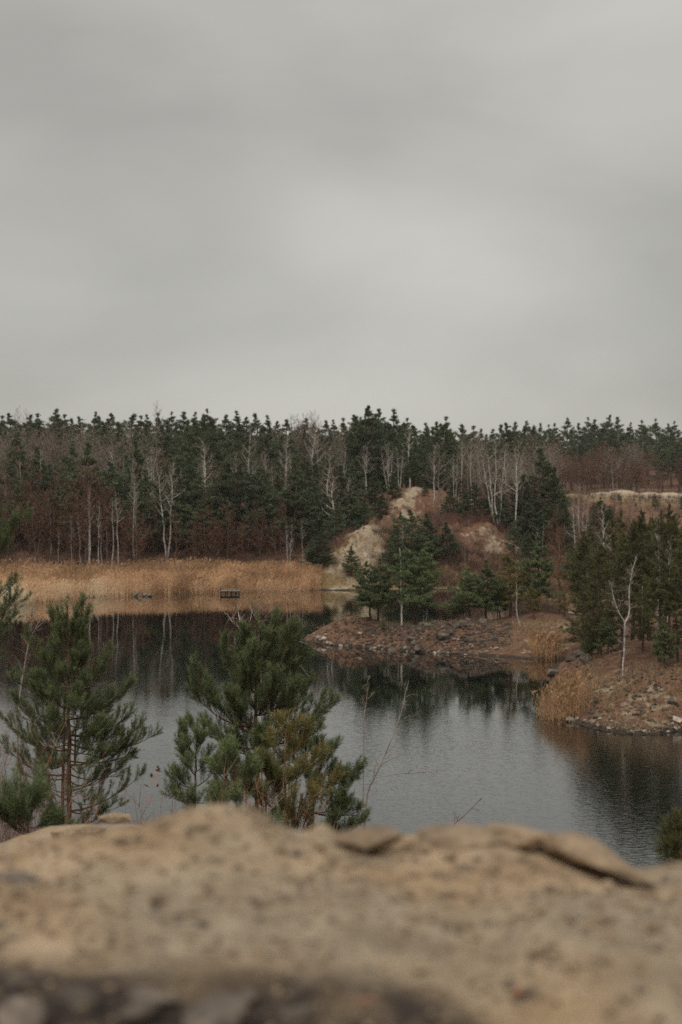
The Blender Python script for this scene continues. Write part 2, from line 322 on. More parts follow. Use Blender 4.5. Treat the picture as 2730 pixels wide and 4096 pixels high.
gx = np.concatenate([-np.geomspace(1500, 62, 26)[:-1], np.arange(-62, 62, 0.55), np.geomspace(62, 1500, 26)])
gy = np.concatenate([np.arange(-60, 0, 8), np.arange(0, 60, 1.5), np.arange(60, 84, 1.2), np.arange(84, 152, 0.45), np.arange(152, 262, 0.6), np.geomspace(262, 3000, 46)])
GX, GY = np.meshgrid(gx, gy)
GZ = height(GX, GY)
nx, ny = len(gx), len(gy)
V = np.stack([GX, GY, GZ], -1).reshape(-1, 3)
i = (np.arange(ny - 1)[:, None] * nx + np.arange(nx - 1)[None, :]).ravel()
tri = np.concatenate([np.stack([i, i + 1, i + nx + 1], 1), np.stack([i, i + nx + 1, i + nx], 1)])
g = Geo(); g.add(V, tri); me = g.mesh('ground', M['ground'], True)
def blob(cx, cy, rx, ry, rot=0.0):
    c, s = math.cos(rot), math.sin(rot); dx_ = GX - cx; dy_ = GY - cy
    u = (dx_ * c + dy_ * s) / rx; v = (-dx_ * s + dy_ * c) / ry
    return np.clip(1.15 - np.sqrt(u * u + v * v) * 0.65, 0, 1)
sandm = np.zeros_like(GX); grassm = np.zeros_like(GX)
for px, py, d, rx, ry, rot in ((1475, 2105, 220.5, 2.9, 3.2, 0), (1400, 2200, 215.5, 2.0, 2.4, 0.4), (1350, 2265, 213, 1.4, 2.0, 0.4), (1945, 2115, 228.5, 2.5, 1.6, 0), (2055, 2175, 226.5, 1.8, 1.6, 0), (1470, 2170, 217, 2.6, 3.2, 0), (1500, 2250, 214, 2.2, 3.0, 0.2), (1430, 2190, 216.5, 1.6, 2.6, 0.5), (1530, 2200, 217, 2.0, 2.4, 0), (1615, 2015, 239, 2.0, 3.0, -0.5), (1655, 1975, 244.5, 1.2, 3.6, -0.4), (1635, 2050, 235, 2.2, 1.6, 0), (1420, 2325, 209.5, 2.2, 1.3, 0), (1480, 2290, 211, 2, 1.2, 0),
                               (1890, 2105, 228.5, 1.6, 2, 0), (1985, 2130, 227, 3.0, 2.0, 0), (2020, 2160, 226, 2.0, 2, 0), (1750, 2090, 231, 2.5, 2, 0), (1830, 2365, 207.5, 3, 1.0, 0), (1340, 2361, 207.8, 2.5, 0.6, 0)):
    sandm = np.maximum(sandm, (0.52 if px > 1700 else 0.86) * blob(X(px, d), d, rx, ry, rot))
sandm = np.maximum(sandm, 0.46 * np.maximum.reduce([blob(19.5, 90, 4.5, 3), blob(17.5, 94, 2.5, 5), blob(24, 89, 4, 2), blob(18.6, 128, 3.2, 4), blob(21, 132, 3, 4), blob(-0.8, 139, 1.6, 1.2)]))
sandm = np.maximum(sandm, 0.75 * sstep(330, 380, GY) * sstep(25, 45, GX) * (1 - sstep(395, 430, GY)))
for px, py, d, rx, ry, rot in ((1330, 2310, 211, 2.0, 2.6, 0.3), (1370, 2250, 213.5, 2.0, 2.5, 0.4), (1820, 2330, 210.5, 6, 2.2, 0), (2180, 2300, 200, 8, 9, 0), (2250, 2220, 225, 6, 10, 0), (640, 2375, 203, 60, 20, 0)):
    grassm = np.maximum(grassm, blob(X(px, d), d, rx, ry, rot))
grassm = np.maximum(grassm, sstep(300, 360, GY) * sstep(20, 40, GX) * (1 - sstep(405, 425, GY))); grassm = np.maximum(grassm, 0.35 * (GY < 60))
wet = (1 - sstep(0.02, 0.30, GZ)) * (GY > 45)
for nm, arr in (('sand', sandm), ('grassy', grassm), ('wet', wet)):
    a = me.attributes.new(nm, 'FLOAT', 'POINT'); a.data.foreach_set('value', arr.astype(np.float32).ravel())
tag(link('ground', me), kind='structure')

wx = np.linspace(-420, 420, 3); wy = np.array([30, 130, 235.0])
g = Geo(); WX, WY = np.meshgrid(wx, wy)
i = (np.arange(2)[:, None] * 3 + np.arange(2)[None, :]).ravel()
g.add(np.stack([WX, WY, np.zeros_like(WX)], -1), np.concatenate([np.stack([i, i + 1, i + 4], 1), np.stack([i, i + 4, i + 3], 1)]))
tag(link('water', g.mesh('water', M['water'])), kind='structure')

# ------------------------------------------------------------------ plant builders
def unit(v): return v / (np.linalg.norm(v) + 1e-9)
def curve(p0, p1, bow, n=6, up=0.0):
    """points from p0 to p1, bowed by vector bow in the middle"""
    t = np.linspace(0, 1, n)[:, None]
    return p0 + (p1 - p0) * t + bow * (4 * t * (1 - t)) + np.array((0, 0, up)) * (t ** 2)

def tufts(g, rng, pos, dirs, n, ln, wd, spread, tint, sz=1.0):
    """star-shaped tufts of needle blades: n blades at each position"""
    pos = np.asarray(pos); dirs = np.asarray(dirs); m = len(pos)
    if m == 0: return
    r = rng.normal(size=(m, n, 3)); r /= np.linalg.norm(r, axis=2)[:, :, None]
    d = dirs[:, None, :] + r * spread; d /= np.linalg.norm(d, axis=2)[:, :, None]
    s = np.cross(d, rng.normal(size=(m, n, 3))); s /= np.linalg.norm(s, axis=2)[:, :, None] + 1e-9
    L = sz * ln * rng.uniform(0.65, 1.25, (m, n, 1)); off = rng.normal(size=(m, n, 3)) * ln * 0.28 * sz
    b = pos[:, None, :] + off
    v = np.stack([b - s * wd * 0.5, b + s * wd * 0.5, b + d * L], 2)
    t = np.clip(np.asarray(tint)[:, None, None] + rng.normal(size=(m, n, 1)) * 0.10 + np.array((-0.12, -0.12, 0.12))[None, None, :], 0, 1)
    g.add(v.reshape(-1, 3), np.arange(m * n * 3).reshape(-1, 3), t.reshape(-1))

def make_pine(seed, Ht=10.0, base=0.35, wid=0.22, whorls=12, per=4.2, blades=6, ln=0.34, wd=0.13, sub=5, shape='cone', lean=0.0, tr=0.016, fill=1.0, stems=None, needle='needle_far', dead_low=0, bark=0.35):
    """Scots pine in metres with its foot at the origin: returns (trunk mesh, crown mesh, height)"""
    rng = np.random.default_rng(seed); gt = Geo(); gc = Geo()
    stems = stems or [(0.0, 0.0, 0.0, 0.0, 1.0)]
    P, D, T, SZ = [], [], [], []
    for (sx, sy, tx, ty, hs) in stems:
        n = 9; t = np.linspace(0, 1, n); h = Ht * hs
        wob = np.cumsum(rng.normal(size=(n, 2)) * 0.010 * h, 0); wob -= wob[0]
        tp = np.stack([sx + (tx - sx) * t + lean * h * t ** 1.5 + wob[:, 0], sy + (ty - sy) * t + wob[:, 1], h * t - 0.35 * (t == 0)], 1)
        gt.tube(tp, np.interp(t, [0, 0.05, 0.6, 1], [tr * h * 1.25, tr * h, tr * h * 0.55, tr * h * 0.10]), 6, np.repeat(np.interp(t, [0, 0.3, 1], [bark * 0.6, bark, min(1, bark + 0.35)]), 6))
        def at(tt): return np.array([np.interp(tt, t, tp[:, k]) for k in range(3)])
        for q in range(dead_low):
            tt = rng.uniform(0.12, base); a = rng.uniform(0, 6.28); L = h * wid * rng.uniform(0.25, 0.6); p0 = at(tt)
            gt.tube(curve(p0, p0 + L * np.array((math.cos(a), math.sin(a), rng.uniform(-0.1, 0.25))), np.array((0, 0, -0.05 * L)), 4), [0.012 * L + 0.008, 0.012 * L, 0.006, 0.004], 3, bark * 0.4)
        for wI in range(whorls):
            f = (wI + rng.uniform(-0.2, 0.2)) / (whorls - 1); f = min(max(f, 0), 1); tt = base + (0.985 - base) * f
            if shape == 'cone': prof = (1 - f) ** 0.86 * (0.62 + 0.38 * min(1, f * 3 + 0.3)) * 1.12
            elif shape == 'round': prof = (1 - f ** 1.6) ** 0.95 * (0.72 + 0.28 * min(1, f * 3)) + 0.01
            else: prof = (1 - f ** 1.5) ** 0.9 * rng.uniform(0.45, 1.25) + 0.02
            prof *= 1 - 0.5 * float(sstep(0.72, 1.0, f))
            nb = max(2, int(round(per * (1 - 0.35 * f ** 3) + rng.normal() * 0.9))); a0 = rng.uniform(0, 6.28)
            for k in range(nb):
                a = a0 + 6.283 * k / nb + rng.normal() * 0.25
                L = max(0.010 * h, h * wid * prof * rng.uniform(0.6, 1.2)); el = 0.05 + 0.50 * f + rng.normal() * 0.14
                p0 = at(min(0.99, max(base * 0.8, tt + rng.normal() * 0.022))); o = np.array((math.cos(a), math.sin(a), 0))
                p1 = p0 + L * (o * math.cos(el) + np.array((0, 0, math.sin(el))))
                cv = curve(p0, p1, np.array((0, 0, -0.07 * L)), 5, 0.12 * L)
                gt.tube(cv, np.linspace(max(0.012, 0.020 * L), 0.006, 5), 3, bark * 0.7)
                side = np.array((-o[1], o[0], 0))
                for j in range(sub):
                    u = 0.18 + 0.82 * (j + rng.uniform(0.0, 1.0)) / sub; q = np.array([np.interp(u, np.linspace(0, 1, 5), cv[:, c]) for c in range(3)])
                    l2 = L * (0.42 * (1.05 - u) + 0.10) * rng.uniform(0.6, 1.2); sg = 1 if j % 2 else -1
                    d2 = unit(o * 0.75 + side * sg * rng.uniform(0.4, 1.0) + np.array((0, 0, 0.35 + rng.normal() * 0.25)))
                    m = max(1, int(round((1 + l2 / (ln * 0.75)) * fill)))
                    for e in np.linspace(0.35, 1, m):
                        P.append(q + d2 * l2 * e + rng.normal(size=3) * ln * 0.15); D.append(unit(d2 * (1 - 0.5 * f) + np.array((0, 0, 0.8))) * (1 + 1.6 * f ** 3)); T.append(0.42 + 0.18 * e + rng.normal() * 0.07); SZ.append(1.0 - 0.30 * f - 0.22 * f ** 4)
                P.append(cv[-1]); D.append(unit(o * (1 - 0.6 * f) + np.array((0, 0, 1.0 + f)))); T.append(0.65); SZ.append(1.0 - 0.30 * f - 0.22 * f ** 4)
        P.append(tp[-1]); D.append(np.array((0, 0, 2.0))); T.append(0.6); SZ.append(0.8)
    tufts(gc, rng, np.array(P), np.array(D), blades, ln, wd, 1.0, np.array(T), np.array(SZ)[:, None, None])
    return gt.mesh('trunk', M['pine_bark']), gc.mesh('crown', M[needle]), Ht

def make_bare(seed, Ht=10.0, base=0.35, spread=0.20, nb=26, el0=0.85, forks=0, twigs=9, sub=4, tr=0.0105, droop=0.15, bark='birch_bark', twig='twig_grey', tb=0.95, tw=0.018, stems=None, lean=0.0, pale=0.45, ttint=0.5):
    """leafless tree: trunk with limbs, and a crown of fine twigs"""
    rng = np.random.default_rng(seed); gt = Geo(); gc = Geo()
    stems = stems or [(0, 0, 0, 0, 1.0)]
    A, B, Wd = [], [], []
    for (sx, sy, tx, ty, hs) in stems:
        n = 10; t = np.linspace(0, 1, n); h = Ht * hs
        wob = np.cumsum(rng.normal(size=(n, 2)) * 0.009 * h, 0); wob -= wob[0]
        tp = np.stack([sx + (tx - sx) * t + lean * h * t ** 1.4 + wob[:, 0], sy + (ty - sy) * t + wob[:, 1], h * t - 0.35 * (t == 0)], 1)
        gt.tube(tp, np.interp(t, [0, 0.06, 0.7, 1], [tr * h * 1.3, tr * h, tr * h * 0.45, 0.006]), 6, np.repeat(np.interp(t, [0, 0.04, 0.12, 0.7, 1], [tb * 0.35, tb * 0.6, tb, tb * 0.85, tb * pale]), 6))
        for k in range(nb):
            f = ((k + rng.uniform(0, 1)) / nb) ** 0.9; tt = base + (0.97 - base) * f
            a = k * 2.4 + rng.normal() * 0.5; L = h * spread * (1 - 0.72 * f) * rng.uniform(0.6, 1.3); el = el0 + rng.normal() * 0.15
            p0 = np.array([np.interp(tt, t, tp[:, c]) for c in range(3)]); o = np.array((math.cos(a), math.sin(a), 0))
            p1 = p0 + L * (o * math.cos(el) + np.array((0, 0, math.sin(el))))
            cv = curve(p0, p1, o * 0.10 * L, 5)
            r0 = max(0.013, tr * h * 0.46 * (1 - 0.6 * f))
            gt.tube(cv, np.linspace(r0, 0.005, 5), 3, tb * (pale + 0.25))
            for j in range(twigs):
                u = 0.25 + 0.75 * (j + rng.uniform(0, 1)) / twigs; q = np.array([np.interp(u, np.linspace(0, 1, 5), cv[:, c]) for c in range(3)])
                d2 = unit(unit(p1 - p0) + rng.normal(size=3) * 0.55); l2 = L * rng.uniform(0.18, 0.42) * (1.15 - 0.5 * u)
                e = q + d2 * l2 + np.array((0, 0, -droop * l2)); A.append(q); B.append(e); Wd.append(tw * 1.4)
                for s in range(sub):
                    v = rng.uniform(0.3, 1.0); q2 = q + (e - q) * v; d3 = unit(d2 + rng.normal(size=3) * 0.6 + np.array((0, 0, -droop)))
                    A.append(q2); B.append(q2 + d3 * l2 * rng.uniform(0.35, 0.75)); Wd.append(tw)
    A = np.array(A); B = np.array(B); Wd = np.array(Wd)
    s = np.cross(B - A, rng.normal(size=A.shape)); s /= np.linalg.norm(s, axis=1)[:, None] + 1e-9
    v = np.stack([A - s * Wd[:, None] * 0.5, A + s * Wd[:, None] * 0.5, B], 1)
    gc.add(v.reshape(-1, 3), np.arange(len(A) * 3).reshape(-1, 3), np.repeat(np.clip(ttint + rng.normal(size=len(A)) * 0.2, 0, 1), 3))
    return gt.mesh('trunk', M[bark]), gc.mesh('crown', M[twig]), Ht

def plant(proto, name, label, cat, group, x, y, ht, rz=None, wide=1.0, rx=0.0, z=None, ry=0.0):
    tr_, cr_, h = proto; s = ht / h
    z = H1(x, y) if z is None else z
    o = bpy.data.objects.new(name, None); C.objects.link(o); o.empty_display_size = 0.3
    o.location = (x, y, z); o.rotation_euler = (rx, ry, R.uniform(0, 6.28) if rz is None else rz); o.scale = (s * wide, s * wide, s)
    link('trunk', tr_, o); link('crown', cr_, o)
    return tag(o, label, cat, group)
R = random.Random(7)
def plant_px(proto, name, label, cat, group, px, top, d, wide=1.0, rz=None, ry=0.0):
    x = X(px, d); z = H1(x, d)
    return plant(proto, name, label, cat, group, x, d, max(1.0, Z(top, d) - z), rz, wide, z=z, ry=ry)

# ------------------------------------------------------------------ woods on the far shore
far_pines = [make_pine(s, 12, b, w, int(wh * 2.3), p * 0.50, 9, 0.36, 0.085, 6, sp, needle='needle_far', fill=1.0) for s, b, w, wh, p, sp in
             ((1, 0.28, 0.22, 13, 4.6, 'cone'), (2, 0.20, 0.23, 14, 4.6, 'cone'), (3, 0.32, 0.22, 12, 4.8, 'round'), (4, 0.38, 0.23, 12, 4.8, 'open'), (5, 0.12, 0.24, 15, 4.6, 'cone'), (6, 0.22, 0.24, 13, 4.6, 'open'))]
dense_pines = [make_pine(s, 9, 0.05, 0.27, 24, 3.4, 9, 0.32, 0.085, 6, sp, needle='needle_far', fill=1.0) for s, sp in ((11, 'round'), (12, 'open'))]
birches = [make_bare(21, 12, 0.45, 0.22, 26), make_bare(22, 12, 0.30, 0.24, 30), make_bare(23, 12, 0.55, 0.15, 20, el0=0.95),
           make_bare(24, 12, 0.42, 0.20, 18, stems=[(0, 0, -1.0, 0.2, 1.0), (0.05, 0, 1.1, -0.2, 0.95)], tr=0.008),
           make_bare(25, 12, 0.30, 0.22, 18, stems=[(-0.2, 0, -1.3, 0.3, 0.9), (0.0, 0.1, 0.2, -0.2, 1.0), (0.25, 0, 1.5, 0.1, 0.92), (0.1, -0.2, 0.8, -1.0, 0.85)], tr=0.007)]
saplings = [make_bare(31, 8, 0.55, 0.12, 16, tr=0.007, twigs=5, tb=0.75), make_bare(32, 8, 0.65, 0.10, 13, tr=0.0065, twigs=5, lean=0.06, tb=0.7), make_bare(33, 8, 0.60, 0.13, 14, tr=0.007, twigs=5, lean=-0.04, tb=0.8)]
greys = [make_bare(41, 12, 0.28, 0.30, 34, 0.75, twigs=9, sub=4, bark='grey_bark', twig='twig_grey', tr=0.012, tw=0.02, tb=0.7), make_bare(42, 12, 0.22, 0.26, 36, 0.9, twigs=9, sub=4, bark='grey_bark', twig='twig_grey', tr=0.010, tw=0.02, tb=0.6),
         make_bare(43, 12, 0.2, 0.25, 30, 0.9, twigs=10, sub=5, bark='grey_bark', twig='twig_grey', tr=0.009, tw=0.022, tb=0.6, stems=[(0, 0, -1.2, 0, 0.95), (0.1, 0, 1.0, 0.3, 1.0), (0, 0.1, 0.1, -1, 0.9)])]
reds = [make_bare(51, 8, 0.12, 0.33, 34, 0.8, twigs=10, sub=5, bark='twig_dark', twig='twig_red', tr=0.008, tw=0.024, tb=0.8), make_bare(52, 8, 0.15, 0.28, 34, 0.95, twigs=10, sub=5, bark='twig_dark', twig='twig_red', tr=0.008, tw=0.024, tb=0.8, stems=[(0, 0, -1, 0, 0.9), (0, 0, 0.9, 0.4, 1.0)])]

def skyline(px): return float(np.interp(px, [-400, 0, 150, 250, 420, 600, 820, 1000, 1150, 1270, 1400, 1500, 1560, 1640, 1780, 1860, 2000, 2200, 2400, 2600, 3200],
                                        [1650, 1655, 1650, 1648, 1662, 1650, 1645, 1660, 1680, 1690, 1670, 1640, 1645, 1690, 1675, 1700, 1690, 1690, 1675, 1690, 1690]))
LBL = {
 'crest_l': ('dark pine on the wooded skyline above the reed bed', 'pines on the skyline above the reeds'),
 'crest_m': ('dark pine on the wooded skyline above the sand scarp', 'pines on the skyline above the scarp'),
 'mid_l': ('dark green pine in the middle of the wooded slope behind the reeds', 'pines on the slope behind the reeds'),
 'mid_m': ('dark green pine in the dense wood behind the sand scarp', 'pines in the wood behind the scarp'),
 'front_l': ('bushy pine low on the wooded slope just behind the reeds', 'pines at the foot of the reed slope'),
 'front_m': ('green pine standing low beside the pale sand scarp', 'pines beside the scarp'),
 'far_r': ('blue-green pine in the distant wood beyond the sand heaps', 'pines beyond the sand heaps'),
}
# skyline row, then the rows in front of it
px = -330.0
while px < 2150:
    d = R.uniform(292, 325); k = 'crest_l' if px < 1120 else 'crest_m'
    if px > 1900: d = R.uniform(300, 340)
    plant_px(R.choice(far_pines), 'pine_tree', LBL[k][0], 'pine', LBL[k][1], px, skyline(px) + R.choice((R.uniform(-10, 16), R.uniform(0, 34))), d, R.uniform(1.2, 1.6))
    px += R.uniform(28, 52)
for px, top, d, w in ((245, 1640, 300, 1.2), (1500, 1630, 258, 1.45), (1470, 1660, 270, 1.2), (1425, 1668, 268, 1.1), (1780, 1672, 265, 1.2), (1745, 1690, 262, 1.1), (820, 1640, 296, 1.2)):
    k = 'crest_l' if px < 1120 else 'crest_m'
    plant_px(dense_pines[0] if w > 1.3 else far_pines[2 if w > 1.1 else 0], 'pine_tree', LBL[k][0], 'pine', LBL[k][1], px, top, d, w)
px = -300.0
while px < 2080:
    left = px < 1150; k = 'mid_l' if left else 'mid_m'
    if not (-20 < px < 430 and R.random() < 0.88):
        d = R.uniform(262, 285); plant_px(R.choice(far_pines), 'pine_tree', LBL[k][0], 'pine', LBL[k][1], px, skyline(px) + R.uniform(28, 95), d, R.uniform(1.05, 1.4))
    px += R.uniform(42, 66)
px = -300.0
while px < 2020:
    left = px < 1150; k = 'mid_l' if left else 'mid_m'
    if not (0 < px < 450 and R.random() < 0.8):
        d = R.uniform(244, 258) if px < 1250 else R.uniform(250, 262); plant_px(R.choice(far_pines), 'pine_tree', LBL[k][0], 'pine', LBL[k][1], px, skyline(px) + R.uniform(110, 190), d, R.uniform(1.1, 1.45))
    px += R.uniform(52, 82)
px = 1180.0
while px < 2180:
    d = R.uniform(268, 300); plant_px(far_pines[R.choice((1, 4, 5))], 'pine_tree', LBL['mid_m'][0], 'pine', LBL['mid_m'][1], px, skyline(px) + R.uniform(45, 130), d, R.uniform(1.1, 1.35))
    px += R.uniform(50, 75)
px = 380.0
while px < 1420:
    k = 'front_l' if px < 1120 else 'front_m'
    d = R.uniform(231, 240); plant_px(R.choice(far_pines), 'pine_tree', LBL[k][0], 'pine', LBL[k][1], px, R.uniform(1835, 1960), d, R.uniform(1.15, 1.5))
    px += R.uniform(62, 110)
for px in (-260, -170, -90, -40):
    plant_px(R.choice(far_pines), 'pine_tree', LBL['front_l'][0], 'pine', LBL['front_l'][1], px, R.uniform(1835, 1950), R.uniform(231, 240), 1.2)
one = [  # px, top, d, wide, proto, label
 (100, 1890, 236, 1.5, far_pines[4], 'low dark pine on the left slope between the narrow pine and the slender birches'),
 (215, 1860, 236, 1.4, far_pines[5], 'green pine on the left slope just left of the bushy blackish pine'),
 (400, 1900, 234, 1.5, far_pines[4], 'green pine just right of the bushy blackish pine'),
 (470, 1850, 236, 1.5, far_pines[5], 'green pine behind the right end of the white reed-edge trunks'),
 (585, 1880, 235, 1.5, far_pines[4], 'green pine right of the twin birches'),
 (620, 1950, 231, 1.5, far_pines[5], 'low wide pine left of the grey forked birch'),
 (710, 1870, 235, 1.5, far_pines[4], 'green pine right of the grey forked birch'),
 (900, 1900, 233, 1.5, far_pines[4], 'green pine between the layered pine and the tall white birch'),
 (1040, 1920, 232, 1.5, far_pines[5], 'spreading pine below the thin birch pair'),
 (50, 1728, 243, 1.3, far_pines[1], 'narrow dark pine rising alone among grey birches at the far left slope'),
 (150, 1790, 240, 1.3, far_pines[4], 'small dark pine between two pale trunks left of the bushy pine'),
 (275, 1762, 240, 1.3, far_pines[1], 'tall pine with rust-tinted top behind the bushy blackish pine'),
 (318, 1775, 234, 1.45, dense_pines[0], 'broad bushy blackish pine standing out on the left slope'),
 (815, 1890, 231, 1.5, far_pines[5], 'dark pine with wide layered branches above the middle of the reeds'),
 (760, 1830, 240, 1.4, far_pines[4], 'green pine close behind the layered pine above the reeds'),
 (1180, 1850, 233, 1.5, far_pines[4], 'full green pine above the reed bed end with orange trunk'),
 (1215, 1835, 238, 1.3, far_pines[2], 'rounded green pine right behind the full pine near the reed end'),
 (1290, 2112, 214.5, 1.7, far_pines[4], 'short bushy pine in the gully left of the sand scarp'),
 (1252, 2140, 215.5, 1.5, dense_pines[0], 'low dark pine bush at the gully bottom by the reed end'),
 (1405, 2185, 210.8, 1.7, far_pines[4], 'little rounded pine growing in the middle of the sand slope'),
 (1592, 2050, 218, 1.5, far_pines[5], 'pine on the edge of the flat sand top'),
 (1575, 2120, 216.5, 1.3, dense_pines[1], 'small bushy pine just right of the bare sand face'),
 (1655, 2040, 215.5, 1.6, far_pines[5], 'broad pine on the slope below the upper sand tongue'),
 (1710, 2055, 217, 1.6, far_pines[4], 'open pine on the slope behind the forked spit pine'),
 (1590, 2140, 213, 1.6, far_pines[1], 'slim pine on the scarp slope behind the white birch trunk'),
 (1785, 2090, 217, 1.7, far_pines[4], 'dark bushy pine on the brown leaf-covered slope'),
 (1420, 1845, 238, 1.5, far_pines[1], 'green pine directly behind the left edge of the sand scarp'),
 (1500, 1880, 240, 1.5, far_pines[4], 'dense pine behind the flat top of the sand scarp'),
 (1570, 1890, 243, 1.5, far_pines[4], 'dense pine left of the upper sand tongue'),
 (1400, 1960, 229, 1.8, far_pines[4], 'low spreading pine at the left shoulder of the scarp'),
 (1452, 2000, 228, 1.8, far_pines[5], 'dark pine touching the upper left rim of the sand scarp'),
 (1530, 1975, 233, 1.8, far_pines[4], 'squat pine on the sand flat between scarp and tongue'),
 (1350, 2010, 225, 1.7, far_pines[4], 'bushy pine above the gully pine left of the scarp'),
 (1310, 1960, 231, 1.6, far_pines[5], 'wide pine behind the grey birch left of the scarp'),
 (1650, 1800, 253, 1.4, far_pines[2], 'pine crown above the upper sand tongue'),
 (1700, 1930, 243, 1.5, far_pines[4], 'pine right beside the top of the sand tongue'),
 (1830, 1880, 240, 1.5, far_pines[1], 'pine on the plateau right of the big grey tree'),
 (1800, 1950, 236, 1.7, far_pines[4], 'short pine on the plateau rim below the big grey tree'),
 (1860, 1965, 235, 1.7, far_pines[4], 'low bushy pine on the plateau rim above the first pale patch'),
 (1905, 1930, 236, 1.6, far_pines[5], 'small pine in front of the plateau birches'),
 (1955, 1965, 235, 1.7, dense_pines[1], 'low pine at the scarp rim below the plateau birches'),
 (2010, 1975, 234, 1.7, far_pines[4], 'pine just behind the pale scarp patch on the rim'),
 (2075, 1900, 235, 1.5, far_pines[5], 'pine between the leaning fork birch and the big corner pine'),
 (2165, 1795, 238, 1.5, far_pines[4], 'big full pine at the right end of the plateau wood'),
 (2215, 1870, 234, 1.45, far_pines[4], 'broad pine leaning out at the corner of the plateau wood'),
 (2140, 1960, 231, 1.6, far_pines[4], 'smaller pine at the foot of the plateau corner'),
 (2195, 2000, 229, 1.6, dense_pines[0], 'dense pine low under the broad corner pine'),
 (2060, 2090, 224, 1.5, far_pines[5], 'young pine on the falling rim right of the pale scarp patch'),
 (2110, 2120, 221, 1.5, far_pines[1], 'thin young pine on the slope between rim and dead orange pine'),
 (2250, 1985, 228, 1.5, dense_pines[1], 'dark bush-like pine right of the corner pine'),
 (2330, 2060, 232, 1.5, far_pines[5], 'open pine behind the dead white birch'),
 (2375, 2010, 248, 1.5, far_pines[4], 'blue-green pine right of the dead white birch'),
 (2440, 2025, 235, 1.5, far_pines[1], 'pine behind the top of the corner pine of the right bank'),
 (2400, 2110, 215, 1.5, far_pines[5], 'shadowy pine just above the corner pine of the right bank'),
 (2290, 2170, 205, 1.4, far_pines[4], 'small pine beside the foot of the dead white birch'),
]
for px, top, d, w, pr, lb in one: plant_px(pr, 'pine_tree', lb, 'pine', 'single pines of the far shore', px, top, d, w)

